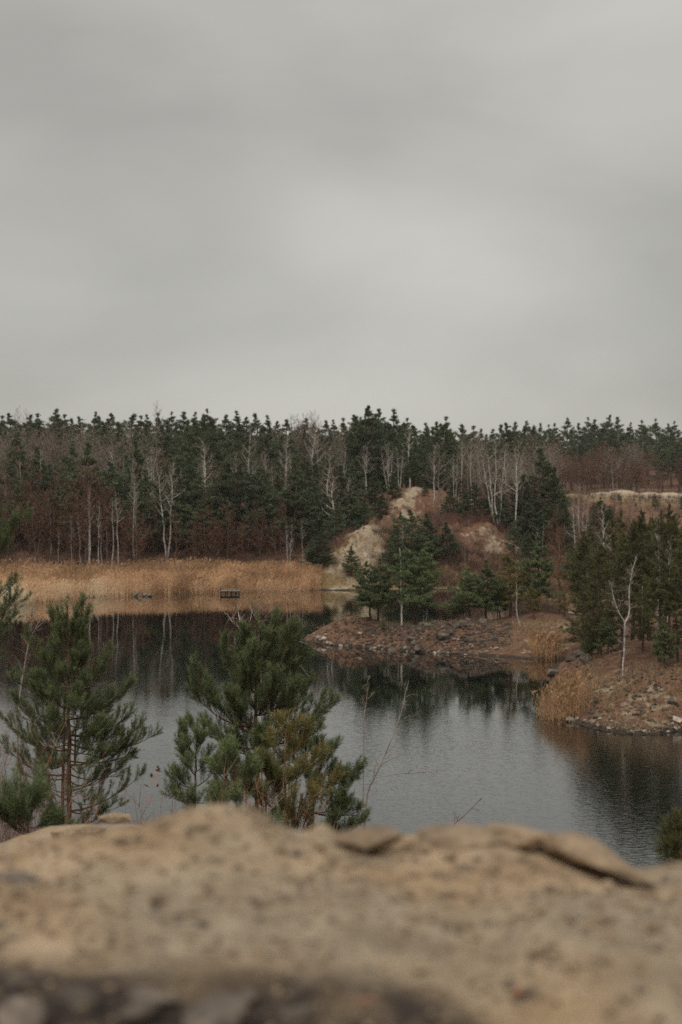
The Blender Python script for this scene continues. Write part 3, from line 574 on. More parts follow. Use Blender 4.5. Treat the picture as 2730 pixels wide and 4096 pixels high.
# bare trees of the far shore
bl = [  # px, top, d, proto, wide, label
 (290, 2058, 224, saplings[0], 1.0, 'short pale birch stem at the reed edge, first of the white trunks from the left'),
 (322, 2060, 224, saplings[1], 1.0, 'white birch stem leaning right, second of the trunks behind the reeds'),
 (351, 1945, 225, birches[2], 0.8, 'tallest white birch trunk rising straight out of the left reeds'),
 (361, 2000, 226, saplings[2], 1.0, 'thin birch stem hugging the tallest white trunk behind the reeds'),
 (392, 1995, 225, saplings[0], 0.9, 'white birch stem just right of the tallest trunk behind the reeds'),
 (408, 2040, 226, saplings[2], 0.9, 'thin grey birch stem in the middle of the reed-edge row'),
 (428, 2060, 227, saplings[1], 0.8, 'faint slender birch stem in the reed-edge row'),
 (449, 1985, 225, saplings[2], 1.1, 'white birch stem with a slight bend, second last of the reed-edge row'),
 (478, 1960, 225, saplings[0], 1.1, 'white birch stem closing the reed-edge row on the right'),
 (541, 1875, 229, birches[2], 0.7, 'left stem of the twin birches behind the reeds'),
 (550, 1890, 229, saplings[0], 0.9, 'right stem of the twin birches behind the reeds'),
 (570, 1850, 238, birches[2], 0.7, 'thin grey birch behind the twin birches'),
 (668, 1815, 229, birches[3], 1.1, 'grey forked birch with a spreading crown above the reeds'),
 (205, 1985, 230, saplings[1], 1.0, 'birch stem leaning right below the bushy blackish pine'),
 (235, 2110, 226, saplings[0], 0.9, 'short crooked birch stem at the left part of the reeds'),
 (68, 1780, 250, birches[2], 0.8, 'pale birch trunk beside the narrow dark pine at far left'),
 (5, 1760, 250, birches[2], 0.8, 'pale birch trunk at the very left edge of the wood'),
 (130, 1800, 246, birches[2], 0.9, 'slender pale birch, left of three on the upper left slope'),
 (148, 1780, 246, birches[2], 0.9, 'slender pale birch, middle of three on the upper left slope'),
 (175, 1790, 246, birches[0], 0.8, 'slender pale birch, right of three on the upper left slope'),
 (188, 1850, 240, saplings[0], 1.0, 'small birch below the three slender birches'),
 (466, 1750, 256, birches[3], 0.9, 'birch with bright split trunk high on the left wood'),
 (817, 1755, 240, birches[3], 1.2, 'white V-shaped birch standing above the layered pine'),
 (995, 1690, 234, birches[1], 0.85, 'tall bright white birch rising nearly to the skyline'),
 (1055, 1800, 238, saplings[0], 1.0, 'thin grey birch, left of the pair beside the tall white birch'),
 (1073, 1790, 238, saplings[2], 1.0, 'thin grey birch, right of the pair beside the tall white birch'),
 (1148, 1745, 244, birches[3], 1.1, 'pale birch with fan of upright stems near the middle of the wood'),
 (1165, 1790, 246, saplings[1], 1.0, 'slight birch next to the fan-shaped birch'),
 (1252, 1640, 262, birches[1], 0.9, 'tall birch whose bare top pokes above the skyline'),
 (1335, 1900, 229, birches[1], 1.3, 'grey bare birch with long side branches left of the scarp'),
 (1390, 1905, 229, birches[2], 1.0, 'narrow pale birch at the left shoulder of the scarp'),
 (1157, 2085, 219, birches[3], 0.9, 'small white forked birch standing in the right end of the reeds'),
 (1215, 2080, 223, saplings[0], 1.0, 'thin brown birch with bare trunk near the reed end'),
 (1465, 1765, 250, birches[3], 1.1, 'pale forked birch crown left of the big crooked birch'),
 (1560, 1765, 247, birches[4], 1.0, 'crooked white birch with many limbs above the scarp'),
 (1600, 1790, 247, birches[3], 1.0, 'white forked birch right of the crooked birch'),
 (1640, 1690, 262, birches[2], 1.0, 'tall slender birch reaching the skyline above the sand tongue'),
 (1760, 1765, 236, greys[0], 1.0, 'large grey bare tree with wide branching crown on the plateau edge'),
 (1735, 1775, 240, birches[0], 1.0, 'pale birch crowded behind the large grey tree'),
 (1850, 1760, 246, birches[2], 0.9, 'thin birch trunk in the plateau wood, left of a spaced row'),
 (1885, 1770, 246, birches[2], 0.9, 'thin birch trunk in the plateau wood, middle of a spaced row'),
 (1915, 1800, 246, saplings[0], 1.2, 'thin birch trunk in the plateau wood, right of a spaced row'),
 (1992, 1735, 233, birches[4], 1.15, 'broad bright white birch clump dominating the plateau'),
 (2025, 1770, 236, birches[1], 0.9, 'slender white birch at the edge of the bright clump'),
 (2065, 1785, 233, birches[3], 1.0, 'white birch with leaning fork right of the bright clump'),
 (2080, 1830, 235, birches[0], 0.9, 'pale thin birch beside the leaning fork'),
 (2310, 1930, 216, birches[4], 0.9, 'dead white birch with broken arms standing above the dead orange pine'),
 (2170, 2090, 222, saplings[1], 1.0, 'white sapling leaning right on the slope left of the dead orange pine'),
 (2145, 2110, 223, saplings[0], 1.0, 'pale sapling on the slope below the plateau corner'),
 (1940, 2140, 217, saplings[1], 0.9, 'white sapling leaning on the brown slope below the pale scarp patch'),
 (1880, 2160, 216, saplings[2], 0.9, 'thin sapling on the brown slope, left of the leaning white one'),
 (1860, 2150, 217, saplings[1], 0.8, 'thin pale sapling at the left of the brown slope'),
 (2000, 2150, 217, saplings[1], 0.9, 'pale sapling on the right of the brown slope'),
 (1607, 2090, 214, birches[2], 0.9, 'slender birch with white trunk rising behind the spit pines'),
]
for px, top, d, pr, w, lb in bl: plant_px(pr, 'birch_tree', lb, 'birch', 'birches of the far shore', px, top, d, w)
for a, b_, top, d0, d1, n, lb in ((-60, 430, (1680, 1800), 240, 262, 46, 'grey leafless tree in the hazy stand under the left skyline'), (420, 700, (1690, 1800), 250, 285, 16, 'grey leafless tree in gaps of the left pine wood'),
                                  (1080, 1400, (1650, 1760), 262, 290, 12, 'grey leafless tree whose twigs show above the middle skyline'), (1840, 2190, (1720, 1830), 240, 275, 18, 'pinkish grey leafless tree behind the plateau birches')):
    for q in range(n): plant_px(R.choice(greys), 'bare_tree', lb, 'tree', lb.replace('tree', 'trees'), a + (b_ - a) * (q + R.random()) / n, R.uniform(*top), R.uniform(d0, d1), R.uniform(0.8, 1.1))
for a, b_, top, d0, d1, n, lb in ((0, 700, (1780, 1960), 234, 246, 15, 'slender birch lost among the pines of the left slope'), (700, 1420, (1770, 1950), 236, 246, 13, 'slender birch lost among the pines of the middle slope'), (1820, 2160, (1760, 1900), 236, 246, 9, 'slender birch lost among the plateau pines')):
    for q in range(n): plant_px(R.choice(birches[:4] + saplings), 'birch_tree', lb, 'birch', lb.replace('birch', 'birches'), a + (b_ - a) * (q + R.random()) / n, R.uniform(*top), R.uniform(d0, d1), R.uniform(0.8, 1.2))
for a, b_, top, d0, d1, n, lb in ((450, 1400, (1800, 1920), 240, 250, 12, 'rusty leafless tree between the pines of the middle slope'), (1850, 2180, (1850, 1960), 233, 240, 8, 'rusty leafless tree among the plateau birches')):
    for q in range(n): plant_px(R.choice(reds), 'bare_tree', lb, 'tree', lb.replace('tree', 'trees'), a + (b_ - a) * (q + R.random()) / n, R.uniform(*top), R.uniform(d0, d1), R.uniform(0.7, 1.0))
for q, (px, top, d) in enumerate(((75, 1630, 300), (110, 1640, 300), (632, 1610, 302))):
    plant_px(greys[1], 'bare_tree', ('faint bare treetop above the far left skyline', 'second faint bare treetop above the far left skyline', 'lone bare treetop sticking out of the left skyline')[q], 'tree', 'bare treetops on the skyline', px, top, d, 0.8)
for a, b_, top, d0, d1, n, lb in ((-60, 450, (1850, 2090), 226, 240, 30, 'red-brown leafless tree on the dark slope behind the left reeds'), (420, 1130, (1980, 2120), 225, 233, 26, 'red-brown leafless tree low on the slope behind the middle reeds'),
                                  (1720, 2080, (2020, 2110), 236, 246, 10, 'red-brown leafless bushy tree under the plateau wood'), (2180, 2520, (1960, 2180), 205, 262, 26, 'red-brown leafless tree around the dead white birch')):
    for q in range(n): plant_px(R.choice(reds), 'bare_tree', lb, 'tree', lb.replace('tree', 'trees'), a + (b_ - a) * (q + R.random()) / n, R.uniform(*top), R.uniform(d0, d1), R.uniform(0.8, 1.2))

# distant wood on the right, beyond the sand heaps
for row, (d0, d1, t0, t1) in enumerate(((500, 540, -12, 18), (470, 495, 22, 70), (445, 465, 70, 130))):
    px = 2060.0 if row == 0 else 2240.0
    while px < 3050:
        if row < 2 or px > 2520 and R.random() < 0.5: plant_px(R.choice(far_pines[:4]), 'pine_tree', LBL['far_r'][0], 'pine', LBL['far_r'][1], px, skyline(px) + R.uniform(t0, t1), R.uniform(d0, d1), R.uniform(1.1, 1.5))
        px += R.uniform(30, 50)
for n, a, b_, t, d0, d1, pr, lb in ((22, 2200, 2440, (1760, 1850), 425, 455, reds, 'rusty leafless tree at the front of the distant wood'), (9, 2430, 2560, (1760, 1830), 428, 440, greys, 'whitish grey leafless tree in the stand behind the sand heaps'),
                                    (30, 2440, 3000, (1800, 1890), 424, 450, reds, 'brown leafless tree behind the sand heaps'), (6, 2150, 2240, (1750, 1800), 420, 440, greys, 'pale brown leafless tree right of the plateau corner')):
    for q in range(n): plant_px(R.choice(pr), 'bare_tree', lb, 'tree', lb.replace('tree', 'trees'), a + (b_ - a) * (q + R.random()) / n, R.uniform(*t), R.uniform(d0, d1), R.uniform(1.0, 1.4))
for px, top, d, lb in ((2480, 1970, 330, 'round blue-green pine in front of the first sand heap'), (2620, 1975, 320, 'broad blue-green pine in front of the middle sand heaps'), (2370, 1990, 340, 'hazy small pine left of the round blue-green pine'), (2560, 1985, 335, 'little pine between the two blue-green pines'), (2420, 2040, 300, 'dim pine below the gap between small pines')):
    plant_px(far_pines[4], 'pine_tree', lb, 'pine', 'pines before the sand heaps', px, top, d, 1.35)

for k in range(18):
    plant_px(R.choice(far_pines), 'pine_tree', 'blue-green pine scattered below the distant sand heaps', 'pine', 'pines below the sand heaps', 2250 + 520 * (k + R.random()) / 18, R.uniform(1985, 2090), R.uniform(235, 370), R.uniform(1.3, 1.7))
for k in range(12):
    plant_px(R.choice(birches[:3] + greys), 'bare_tree', 'pale leafless tree scattered below the distant sand heaps', 'tree', 'leafless trees below the sand heaps', 2240 + 500 * (k + R.random()) / 12, R.uniform(1940, 2050), R.uniform(225, 330), R.uniform(0.9, 1.2))
# undergrowth and brush on the slopes
def brush(name, label, cat, mat_, rng, pts, n, h0, h1, w, tl, th):
    gb = Geo(); pts = np.asarray(pts); m = len(pts)
    zz_ = height(pts[:, 0], pts[:, 1]); b = np.stack([pts[:, 0], pts[:, 1], zz_ - 0.05], 1)[:, None, :] + rng.normal(size=(m, n, 3)) * np.array((0.35, 0.35, 0.1))
    d = rng.normal(size=(m, n, 3)) * np.array((0.45, 0.45, 0.2)) + np.array((0, 0, 1.0)); L = rng.uniform(h0, h1, (m, n, 1))
    e = b + d * L * 0.7; k = b + d * L * 0.35 + rng.normal(size=(m, n, 3)) * 0.05
    s = rng.normal(size=(m, n, 3)) * np.array((1, 1, 0.1)); s /= np.linalg.norm(s, axis=2)[:, :, None]
    v = np.stack([b - s * w, b + s * w, e], 2)
    e2 = k + (d + rng.normal(size=(m, n, 3)) * 0.8) * L * 0.35
    v2 = np.stack([k - s * w * 0.7, k + s * w * 0.7, e2], 2)
    t = np.repeat(np.clip(rng.uniform(tl, th, (m, 1)) + rng.normal(size=(m, n)) * 0.12, 0, 1)[:, :, None], 3, 2)
    for q in (v, v2): gb.add(q.reshape(-1, 3), np.arange(m * n * 3).reshape(-1, 3), t.ravel())
    return tag(link(name, gb.mesh(name, M[mat_])), label, cat, None, 'stuff')
rng = np.random.default_rng(5)
pts = []
for a, b_, d0, d1, n in ((-300, 1260, 222, 250, 800), (1680, 2100, 209, 236, 620), (2080, 2400, 190, 240, 260), (2250, 2800, 240, 385, 320), (1250, 1420, 218, 232, 90), (1500, 1700, 210, 222, 140)):
    p = rng.uniform(a, b_, n); d = rng.uniform(d0, d1, n); pts += list(zip(X(p, d), d))
pts = [q for q in pts if not (17 < q[0] < 29 and 223.5 < q[1] < 231 and rng.random() < 0.85) and not (9 < q[0] < 14 and 232 < q[1] < 248)]
brush('undergrowth', 'tangled red-brown bare brushwood covering the slopes behind the reeds', 'brushwood', 'twig_red', rng, pts[::2], 34, 0.6, 2.2, 0.022, 0.05, 0.75)
brush('undergrowth', 'grey-brown leafless thicket mixed among the red-brown brushwood', 'brushwood', 'twig_dark', rng, pts[1::2], 34, 0.6, 2.4, 0.022, 0.0, 1.0)
pts = []
for a, b_, d0, d1, n in ((1330, 1620, 209, 226, 260), (1590, 1720, 230, 250, 80), (2150, 2420, 92, 104, 260), (2400, 2900, 86.5, 96, 420), (2030, 2260, 126.5, 136, 260), (1250, 2000, 132, 141, 220), (1280, 1460, 208.5, 214, 120), (1650, 2000, 208.5, 211.5, 120), (2100, 2400, 180, 215, 300), (600, 1200, 201, 206, 60)):
    p = rng.uniform(a, b_, n); d = rng.uniform(d0, d1, n); pts += list(zip(X(p, d), d))
pts = [p for p, z in zip(pts, height([q[0] for q in pts], [q[1] for q in pts])) if z > 0.1]
brush('dry_grass', 'dry straw-coloured grass tufts on the banks', 'grass', 'grass', rng, pts, 14, 0.15, 0.55, 0.014, 0.2, 0.8)

# ------------------------------------------------------------------ reeds
def reeds(name, label, rng, pts, ht, wd, plume, tint, nleaf=4, group=None, kind='stuff', cat='reeds'):
    pts = np.asarray(pts, float); m = len(pts); gr = Geo()
    b = np.stack([pts[:, 0], pts[:, 1], np.maximum(height(pts[:, 0], pts[:, 1], False), -0.6) - 0.05], 1)
    b[:, 2] = np.minimum(b[:, 2], 0.3 + b[:, 2] * 0)
    ht = np.asarray(ht) * rng.uniform(0.82, 1.12, m); tint = np.asarray(tint)
    lean = rng.normal(size=(m, 2)) * 0.07
    top = b + np.stack([lean[:, 0] * ht, lean[:, 1] * ht, ht], 1)
    s = rng.normal(size=(m, 3)) * np.array((1, 1, 0)); s /= np.linalg.norm(s, axis=1)[:, None]
    def tris(a, c, e, t): gr.add(np.stack([a, c, e], 1).reshape(-1, 3), np.arange(len(a) * 3).reshape(-1, 3), np.repeat(np.clip(t, 0, 1), 3))
    tris(b - s * wd * .5, b + s * wd * .5, top, tint - 0.08)
    for k in range(nleaf):
        u = rng.uniform(0.25, 0.9, (m, 1)); q = b + (top - b) * u
        o = rng.normal(size=(m, 3)) * np.array((1, 1, 0)); o /= np.linalg.norm(o, axis=1)[:, None]
        L = rng.uniform(0.25, 0.6, (m, 1)); e = q + o * L * 0.55 + np.array((0, 0, 1)) * L * rng.uniform(0.2, 0.95, (m, 1))
        tris(q - np.array((0, 0, wd)), q + np.array((0, 0, wd)), e, tint + rng.normal(size=m) * 0.1)
    w = rng.random(m) < plume
    q = top[w]; o = rng.normal(size=(len(q), 3)) * np.array((.16, .16, 0.0)) + np.array((0.10, 0, 0.05)); up = np.array((0, 0, 0.30))
    ss = s[w] * 0.05
    tris(q - up * 0.8, q + ss + o * 0.5, q + o + up * 0.3, tint[w] - 0.22); tris(q - up * 0.5, q + o * 0.4 + up * 0.35, q - ss + o * 0.6, tint[w] - 0.15)
    return tag(link(name, gr.mesh(name, M['reed'])), label, cat, group, kind)
rng = np.random.default_rng(9)
n = 30000
xx = rng.uniform(-62, -3.0, n); front = np.interp(xx, [-75, -43, -33, -25.6, -14.9, -4.1], [174.5, 181, 188.6, 199.6, 203.2, 207.2]) + 1.6 * fbm(xx / 3.1, xx * 0, 3, 4) + 1.2 * sstep(-38, -34, xx) * (1 - sstep(-29, -26, xx))
back = np.interp(xx, [-62, -20, -12, -8, -3], [223, 223, 221, 218, 212])
f = rng.random(n) ** 1.35; yy = front + (back - front) * f
big = fbm(xx / 9, yy / 5, 8, 3)
h = 2.35 + 0.75 * sstep(0.25, 0.6, f) + 0.55 * big + 0.5 * fbm(xx / 3, yy / 4, 41, 3) - 1.2 * (f < 0.04) * rng.random(n)
tint = 0.50 + 0.38 * sstep(-22, -40, xx) * sstep(0.6, 0.1, f) - 0.14 * sstep(0.3, 0.6, f) + 0.55 * fbm(xx / 2.5, yy / 3, 31, 3) - 0.16 * np.exp(-((f - 0.42) / 0.10) ** 2) - 0.10 * sstep(-12, -6, xx)
sel = rng.random(n) > 0.75 * (big < -0.22)
reeds('reed_bed', 'wide bed of dry tan reeds along the far shore', rng, np.stack([xx, yy], 1)[sel], h[sel], 0.045, 0.55, tint[sel])
n = 900; a = rng.normal(size=n) * 0.5; b_ = rng.normal(size=n)
reeds('reed_clump', 'rusty reed clump leaning over the water at the near right bank', rng, np.stack([14.55 + a * 1.35, 93.2 + b_ * 1.3], 1), np.full(n, 2.25) + 0.3 * a, 0.022, 0.7, np.full(n, 0.26) + rng.normal(size=n) * 0.12, 6)
n = 700; a = rng.uniform(-1, 1, n)
reeds('reed_clump', 'tan reed clump in the corner where the spit meets the bank', rng, np.stack([18.1 + a * 1.3, 125.6 + rng.normal(size=n) * 0.8], 1), np.full(n, 1.6), 0.026, 0.5, np.full(n, 0.30) + rng.normal(size=n) * 0.12, 6)

# ------------------------------------------------------------------ stones
def stone_mesh(seed, mat_, flat=0.7, rough=0.25, sub=1, smooth=False, cut=5):
    import bmesh
    bm = bmesh.new(); bmesh.ops.create_icosphere(bm, subdivisions=sub, radius=0.5)
    r = np.random.default_rng(seed); co = np.array([v.co[:] for v in bm.verts])
    for k in range(cut):      # flatten against random planes: angular broken faces
        nrm = unit(r.normal(size=3)); dd = r.uniform(0.24, 0.40); q = co @ nrm; co = co - np.maximum(q - dd, 0)[:, None] * nrm
    co += r.normal(size=co.shape) * 0.03 * rough * 4; co *= np.array((1.0, r.uniform(0.65, 0.95), flat))
    f = np.array([[v.index for v in p.verts] for p in bm.faces]); bm.free()
    gs = Geo(); gs.add(co, f, np.clip(0.5 + r.normal(size=len(co)) * 0.25, 0, 1)); return gs.mesh('stone', M[mat_], smooth)
dark_st = [stone_mesh(100 + k, 'rock_dark', 0.6) for k in range(6)]
pale_st = [stone_mesh(120 + k, 'rock_pale', 0.55) for k in range(5)]
def put_stone(me, x, y, s, label, group, name='stone', cat='stone', z=None, tilt=0.3, sc=(1, 1, 1)):
    z = H1(x, y) if z is None else z
    o = link(name, me, None, (x, y, z + s * 0.12)); o.rotation_euler = (R.gauss(0, tilt), R.gauss(0, tilt), R.uniform(0, 6.28)); o.scale = (s * sc[0], s * sc[1], s * sc[2])
    return tag(o, label, cat, group)
xs = np.interp
shore_px = [1215, 1300, 1400, 1500, 1600, 1700, 1800, 1900, 2030]; shore_py = [2556, 2578, 2588, 2595, 2603, 2610, 2615, 2620, 2630]
for k in range(95):
    px = 1225 + 790 * (k + R.random()) / 95; py = float(xs(px, shore_px, shore_py)) + R.uniform(-9, 4); d = SD(py) + 0.15
    put_stone(R.choice(pale_st), X(px, d), d, R.lognormvariate(-1.35, 0.45), 'pale stone in the line along the waterline of the spit', 'pale stones along the spit waterline', z=max(0.02, H1(X(px, d), d)))
for k in range(105):
    px = R.choice((R.uniform(1560, 2000), R.uniform(1650, 1950))); d = R.uniform(128.8, 136.2)
    put_stone(R.choice(dark_st), X(px, d), d, min(1.3, R.lognormvariate(-0.85, 0.45)), 'dark broken rock on the rubble bank of the spit', 'dark rocks on the spit bank')
for px, py, d, s, m_, lb in ((1275, 2560, 137.2, 0.95, pale_st[0], 'white stone at the tip of the spit, the left of two'), (1296, 2563, 136.6, 0.8, pale_st[1], 'white stone at the tip of the spit, the right of two'), (1770, 2555, 130.5, 1.5, dark_st[0], 'large flat-faced slab low on the rubble bank'), (1645, 2548, 131.3, 1.2, dark_st[1], 'squarish block left on the rubble bank'), (1842, 2520, 132.3, 1.5, dark_st[2], 'big tilted dark slab in the middle of the rubble bank'), (1800, 2545, 131, 1.1, dark_st[3], 'dark block leaning beside the large flat slab'),
                             (2222, 2712, 111.5, 1.7, dark_st[4], 'large grey boulder at the water between the two reed clumps'), (2285, 2610, 118, 1.3, dark_st[5], 'dark boulder behind the corner reeds'), (2325, 2600, 119, 1.5, dark_st[0], 'tall grey boulder under the pines beside the corner reeds'), (2350, 2690, 106, 1.6, dark_st[1], 'black rock outcrop on the crest of the right bank'), (2300, 2760, 101, 1.4, dark_st[2], 'dark rock half buried in the right bank slope'), (2280, 2890, 91, 0.7, pale_st[2], 'white stone at the foot of the reed clump'),
                             (2710, 2890, 88.5, 0.9, pale_st[3], 'pale stone at the right end of the near bank'), (2690, 2870, 90, 0.8, dark_st[3], 'grey stone in the hollow of the near bank'), (2540, 2850, 91, 0.6, dark_st[4], 'small grey slab on the near bank slope')):
    x = X(px, d); put_stone(m_, x, d, s, lb, 'single rocks of the shore', 'rock' if s > 1 else 'stone', 'rock' if s > 1 else 'stone', z=max(0.05, H1(x, d)))
for k in range(60):
    px = 2270 + 470 * (k + R.random()) / 60; py = float(xs(px, [2250, 2300, 2400, 2550, 2650, 2730], [2878, 2897, 2920, 2940, 2935, 2925])) - R.uniform(0, 16); d = SD(py) + 0.1
    put_stone(R.choice(pale_st + dark_st), X(px, d), d, R.uniform(0.12, 0.42), 'stone in the strip along the foot of the near right bank', 'stones along the near right bank', z=max(0.02, H1(X(px, d), d)))
def scatter(name, label, rng, pts, s0, s1, mat_, flat=0.6, zf=None, cat='gravel'):
    import bmesh
    bm = bmesh.new(); bmesh.ops.create_icosphere(bm, subdivisions=1, radius=0.5)
    co = np.array([v.co[:] for v in bm.verts]); f = np.array([[v.index for v in p.verts] for p in bm.faces]); bm.free()
    pts = np.asarray(pts); m = len(pts); z = zf(pts[:, 0], pts[:, 1]) if zf else height(pts[:, 0], pts[:, 1])
    s = np.exp(rng.uniform(math.log(s0), math.log(s1), m))
    c = co[None] * (1 + rng.normal(size=(m, len(co), 1)) * 0.16) * (s[:, None] * rng.uniform(0.6, 1.3, (m, 3)) * np.array((1, 1, flat)))[:, None, :]
    a = rng.uniform(0, 6.28, m); ca, sa = np.cos(a)[:, None], np.sin(a)[:, None]
    c = np.stack([c[:, :, 0] * ca - c[:, :, 1] * sa, c[:, :, 0] * sa + c[:, :, 1] * ca, c[:, :, 2]], 2) + np.stack([pts[:, 0], pts[:, 1], z + s * 0.1], 1)[:, None, :]
    gs = Geo(); gs.add(c.reshape(-1, 3), (f[None] + (np.arange(m) * len(co))[:, None, None]).reshape(-1, 3), np.repeat(rng.random(m), len(co)))
    return tag(link(name, gs.mesh(name, M[mat_])), label, cat, None, 'stuff')
rng = np.random.default_rng(77); pts = []
for a, b_, d0, d1, n in ((1450, 2050, 128, 136.5, 3400), (1230, 1500, 132, 138, 600), (1330, 1600, 209, 221, 220), (2250, 2900, 87, 96, 900), (1640, 1900, 207.5, 222, 200), (2250, 2420, 98, 122, 160)):
    p = rng.uniform(a, b_, n); d = rng.uniform(d0, d1, n); pts += list(zip(X(p, d), d))
pts = [p for p, z in zip(pts, height([q[0] for q in pts], [q[1] for q in pts])) if z > 0.02]
scatter('rubble', 'small broken stones strewn over the banks', rng, pts, 0.08, 0.34, 'rock_dark', cat='rubble')

# sand heaps in the distance
for k, (px, py, d, w, hgt) in enumerate(((2410, 1968, 400, 5.0, 1.7), (2490, 1960, 404, 6.5, 2.2), (2600, 1968, 402, 4.5, 1.7), (2680, 1970, 400, 5.5, 1.6), (2760, 1972, 400, 6, 1.6))):
    gs = Geo(); nr, na = 7, 20; vv = []; x0 = X(px, d); z0 = min(H1(x0, d), Z(py, d) - hgt * 0.8)
    rr = np.random.default_rng(k + 3)
    for i_ in range(nr + 1):
        q = i_ / nr
        for j_ in range(na):
            a = j_ / na * 6.283; e = 1 + 0.18 * math.sin(2 * a + k) + rr.normal() * 0.04
            vv.append((math.cos(a) * w * q * e, math.sin(a) * w * 0.8 * q * e, (Z(py, d) - z0) * (1 - q ** 1.8) + rr.normal() * 0.05 - (0.6 if i_ == nr else 0)))
    ff = [(i_ * na + j_, (i_ + 1) * na + j_, (i_ + 1) * na + (j_ + 1) % na) for i_ in range(nr) for j_ in range(na)] + [(i_ * na + j_, (i_ + 1) * na + (j_ + 1) % na, i_ * na + (j_ + 1) % na) for i_ in range(1, nr) for j_ in range(na)]
    gs.add(vv, ff, 0.85)
    if 'sand' not in M:
        M['sand'] = tint_mat('sand', [(0, (0.30, 0.225, 0.145)), (1, (0.48, 0.395, 0.285))], 0.1, 0.95, noise=(0.8, 0.55, 1.15))
    tag(link('sand_heap', gs.mesh('sand_heap', M['sand'], True), None, (x0, d, z0)), ('pale sand heap, first from the left in the distant clearing', 'widest sand heap, second in the distant clearing', 'pale sand heap, third in the distant clearing', 'pale sand heap, fourth in the distant clearing', 'pale sand heap at the right frame edge in the clearing')[k], 'sand heap', 'sand heaps in the clearing')

# ------------------------------------------------------------------ fishing platform, driftwood, log, roots
d = 199.5; x0 = X(882, d); dz = 0.52
o = bpy.data.objects.new('fishing_platform', None); C.objects.link(o); o.location = (x0, d, 0); o.rotation_euler = (0, 0, 0.05)
tag(o, 'small grey plank fishing platform standing in the water at the reed edge', 'platform')
gp = Geo(); gp.box((-0.01, -0.12, -0.025), (2.75, 0.12, 0.025), 0.85); plank = gp.mesh('plank', M['wood_old'])
for k in range(7): link('plank', plank, o, (R.uniform(-0.06, 0.06), -0.55 + k * 0.26, dz + R.uniform(-0.012, 0.012)))
gp = Geo(); gp.tube([(0, 0, -1.2), (0.01, 0, 0.5), (0, 0.01, 1.0)], 0.075, 6, 0.0); post_and_shade = gp.mesh('post_and_shade', M['wood_old'])
for x_, y_, sz in ((0.7, 0.1, 0.50), (2.2, 0.2, 0.50), (1.5, 0.7, 0.50), (0.08, -0.5, 1.0), (0.08, 0.8, 0.58), (1.0, -0.5, 0.58), (1.6, -0.45, 0.58), (2.6, -0.5, 0.58), (2.6, 0.8, 0.58)): link('post_and_shade', post_and_shade, o, (x_, y_, 0), 0, (1, 1, sz))  # some of these dark posts are added to stand for shade under the deck
gp = Geo(); gp.box((0, -0.04, -0.10), (2.7, 0.04, 0.06), 0.05); beam = gp.mesh('beam', M['wood_old'])
for y_ in (-0.5, 0.8): link('beam', beam, o, (0, y_, dz - 0.09))
gp = Geo(); gp.box((1.2, 0.2, dz + 0.20), (2.3, 0.5, dz + 0.25), 0.9); gp.box((1.25, 0.25, dz + 0.03), (1.32, 0.45, dz + 0.20), 0.5); gp.box((2.15, 0.25, dz + 0.03), (2.22, 0.45, dz + 0.20), 0.5); link('bench', gp.mesh('bench', M['wood_old']), o)
d = SD(2386); gp = Geo(); rr = np.random.default_rng(4)
for k in range(5): gp.tube([(-0.2 + 0.1 * k, 0, -0.1), (0.3 + 0.12 * k, 0.1 * k - 0.2, 0.25 + 0.1 * k), (0.9 + 0.15 * k, 0.1, 0.75 - 0.14 * k)], [0.12, 0.10, 0.03], 6, 0.8)
gp.tube([(-0.25, 0, -0.6), (-0.28, 0, 0.45)], 0.06, 6, 0.1)
tag(link('driftwood', gp.mesh('driftwood', M['wood_old']), None, (X(536, d), d, 0.05)), 'grey driftwood stump with dark stake at the edge of the reeds', 'driftwood')
for k, (px, lb) in enumerate(((580, 'pale stone beside the driftwood stump'), (600, 'second pale stone beside the driftwood stump'))): put_stone(pale_st[k], X(px, d), d, 0.9, lb, 'stones at the driftwood', z=0.1)
d = 138.0; gp = Geo(); gp.tube([(0, 0, 0), (0.6, 0.1, -0.05), (1.25, 0.2, -0.16)], [0.16, 0.15, 0.12], 8, 0.95)
tag(link('fallen_log', gp.mesh('fallen_log', M['wood_old'], True), None, (X(2272, d), d, Z(2452, d))), 'pale fallen log lying on the crest beside the dark pines', 'log')
d = 138.3; gp = Geo()
for k in range(9):
    a = rr.uniform(-2.6, 0.4); L = rr.uniform(0.5, 1.1); e = np.array((math.cos(a) * L * 0.8, -abs(math.sin(a)) * 0.7, -L * rr.uniform(0.2, 0.9)))
    gp.tube(curve(np.zeros(3), e, rr.normal(size=3) * 0.1, 5), [0.14, 0.10, 0.06, 0.04, 0.02], 5, 0.45)
gp.tube([(0, 0, -0.2), (0.02, 0, 0.25)], [0.2, 0.17], 7, 0.6)
tag(link('tree_stump', gp.mesh('tree_stump', M['wood_old']), None, (X(1368, d), d, H1(X(1368, d), d) + 0.1)), 'old stump with exposed roots hanging at the tip of the spit', 'stump')

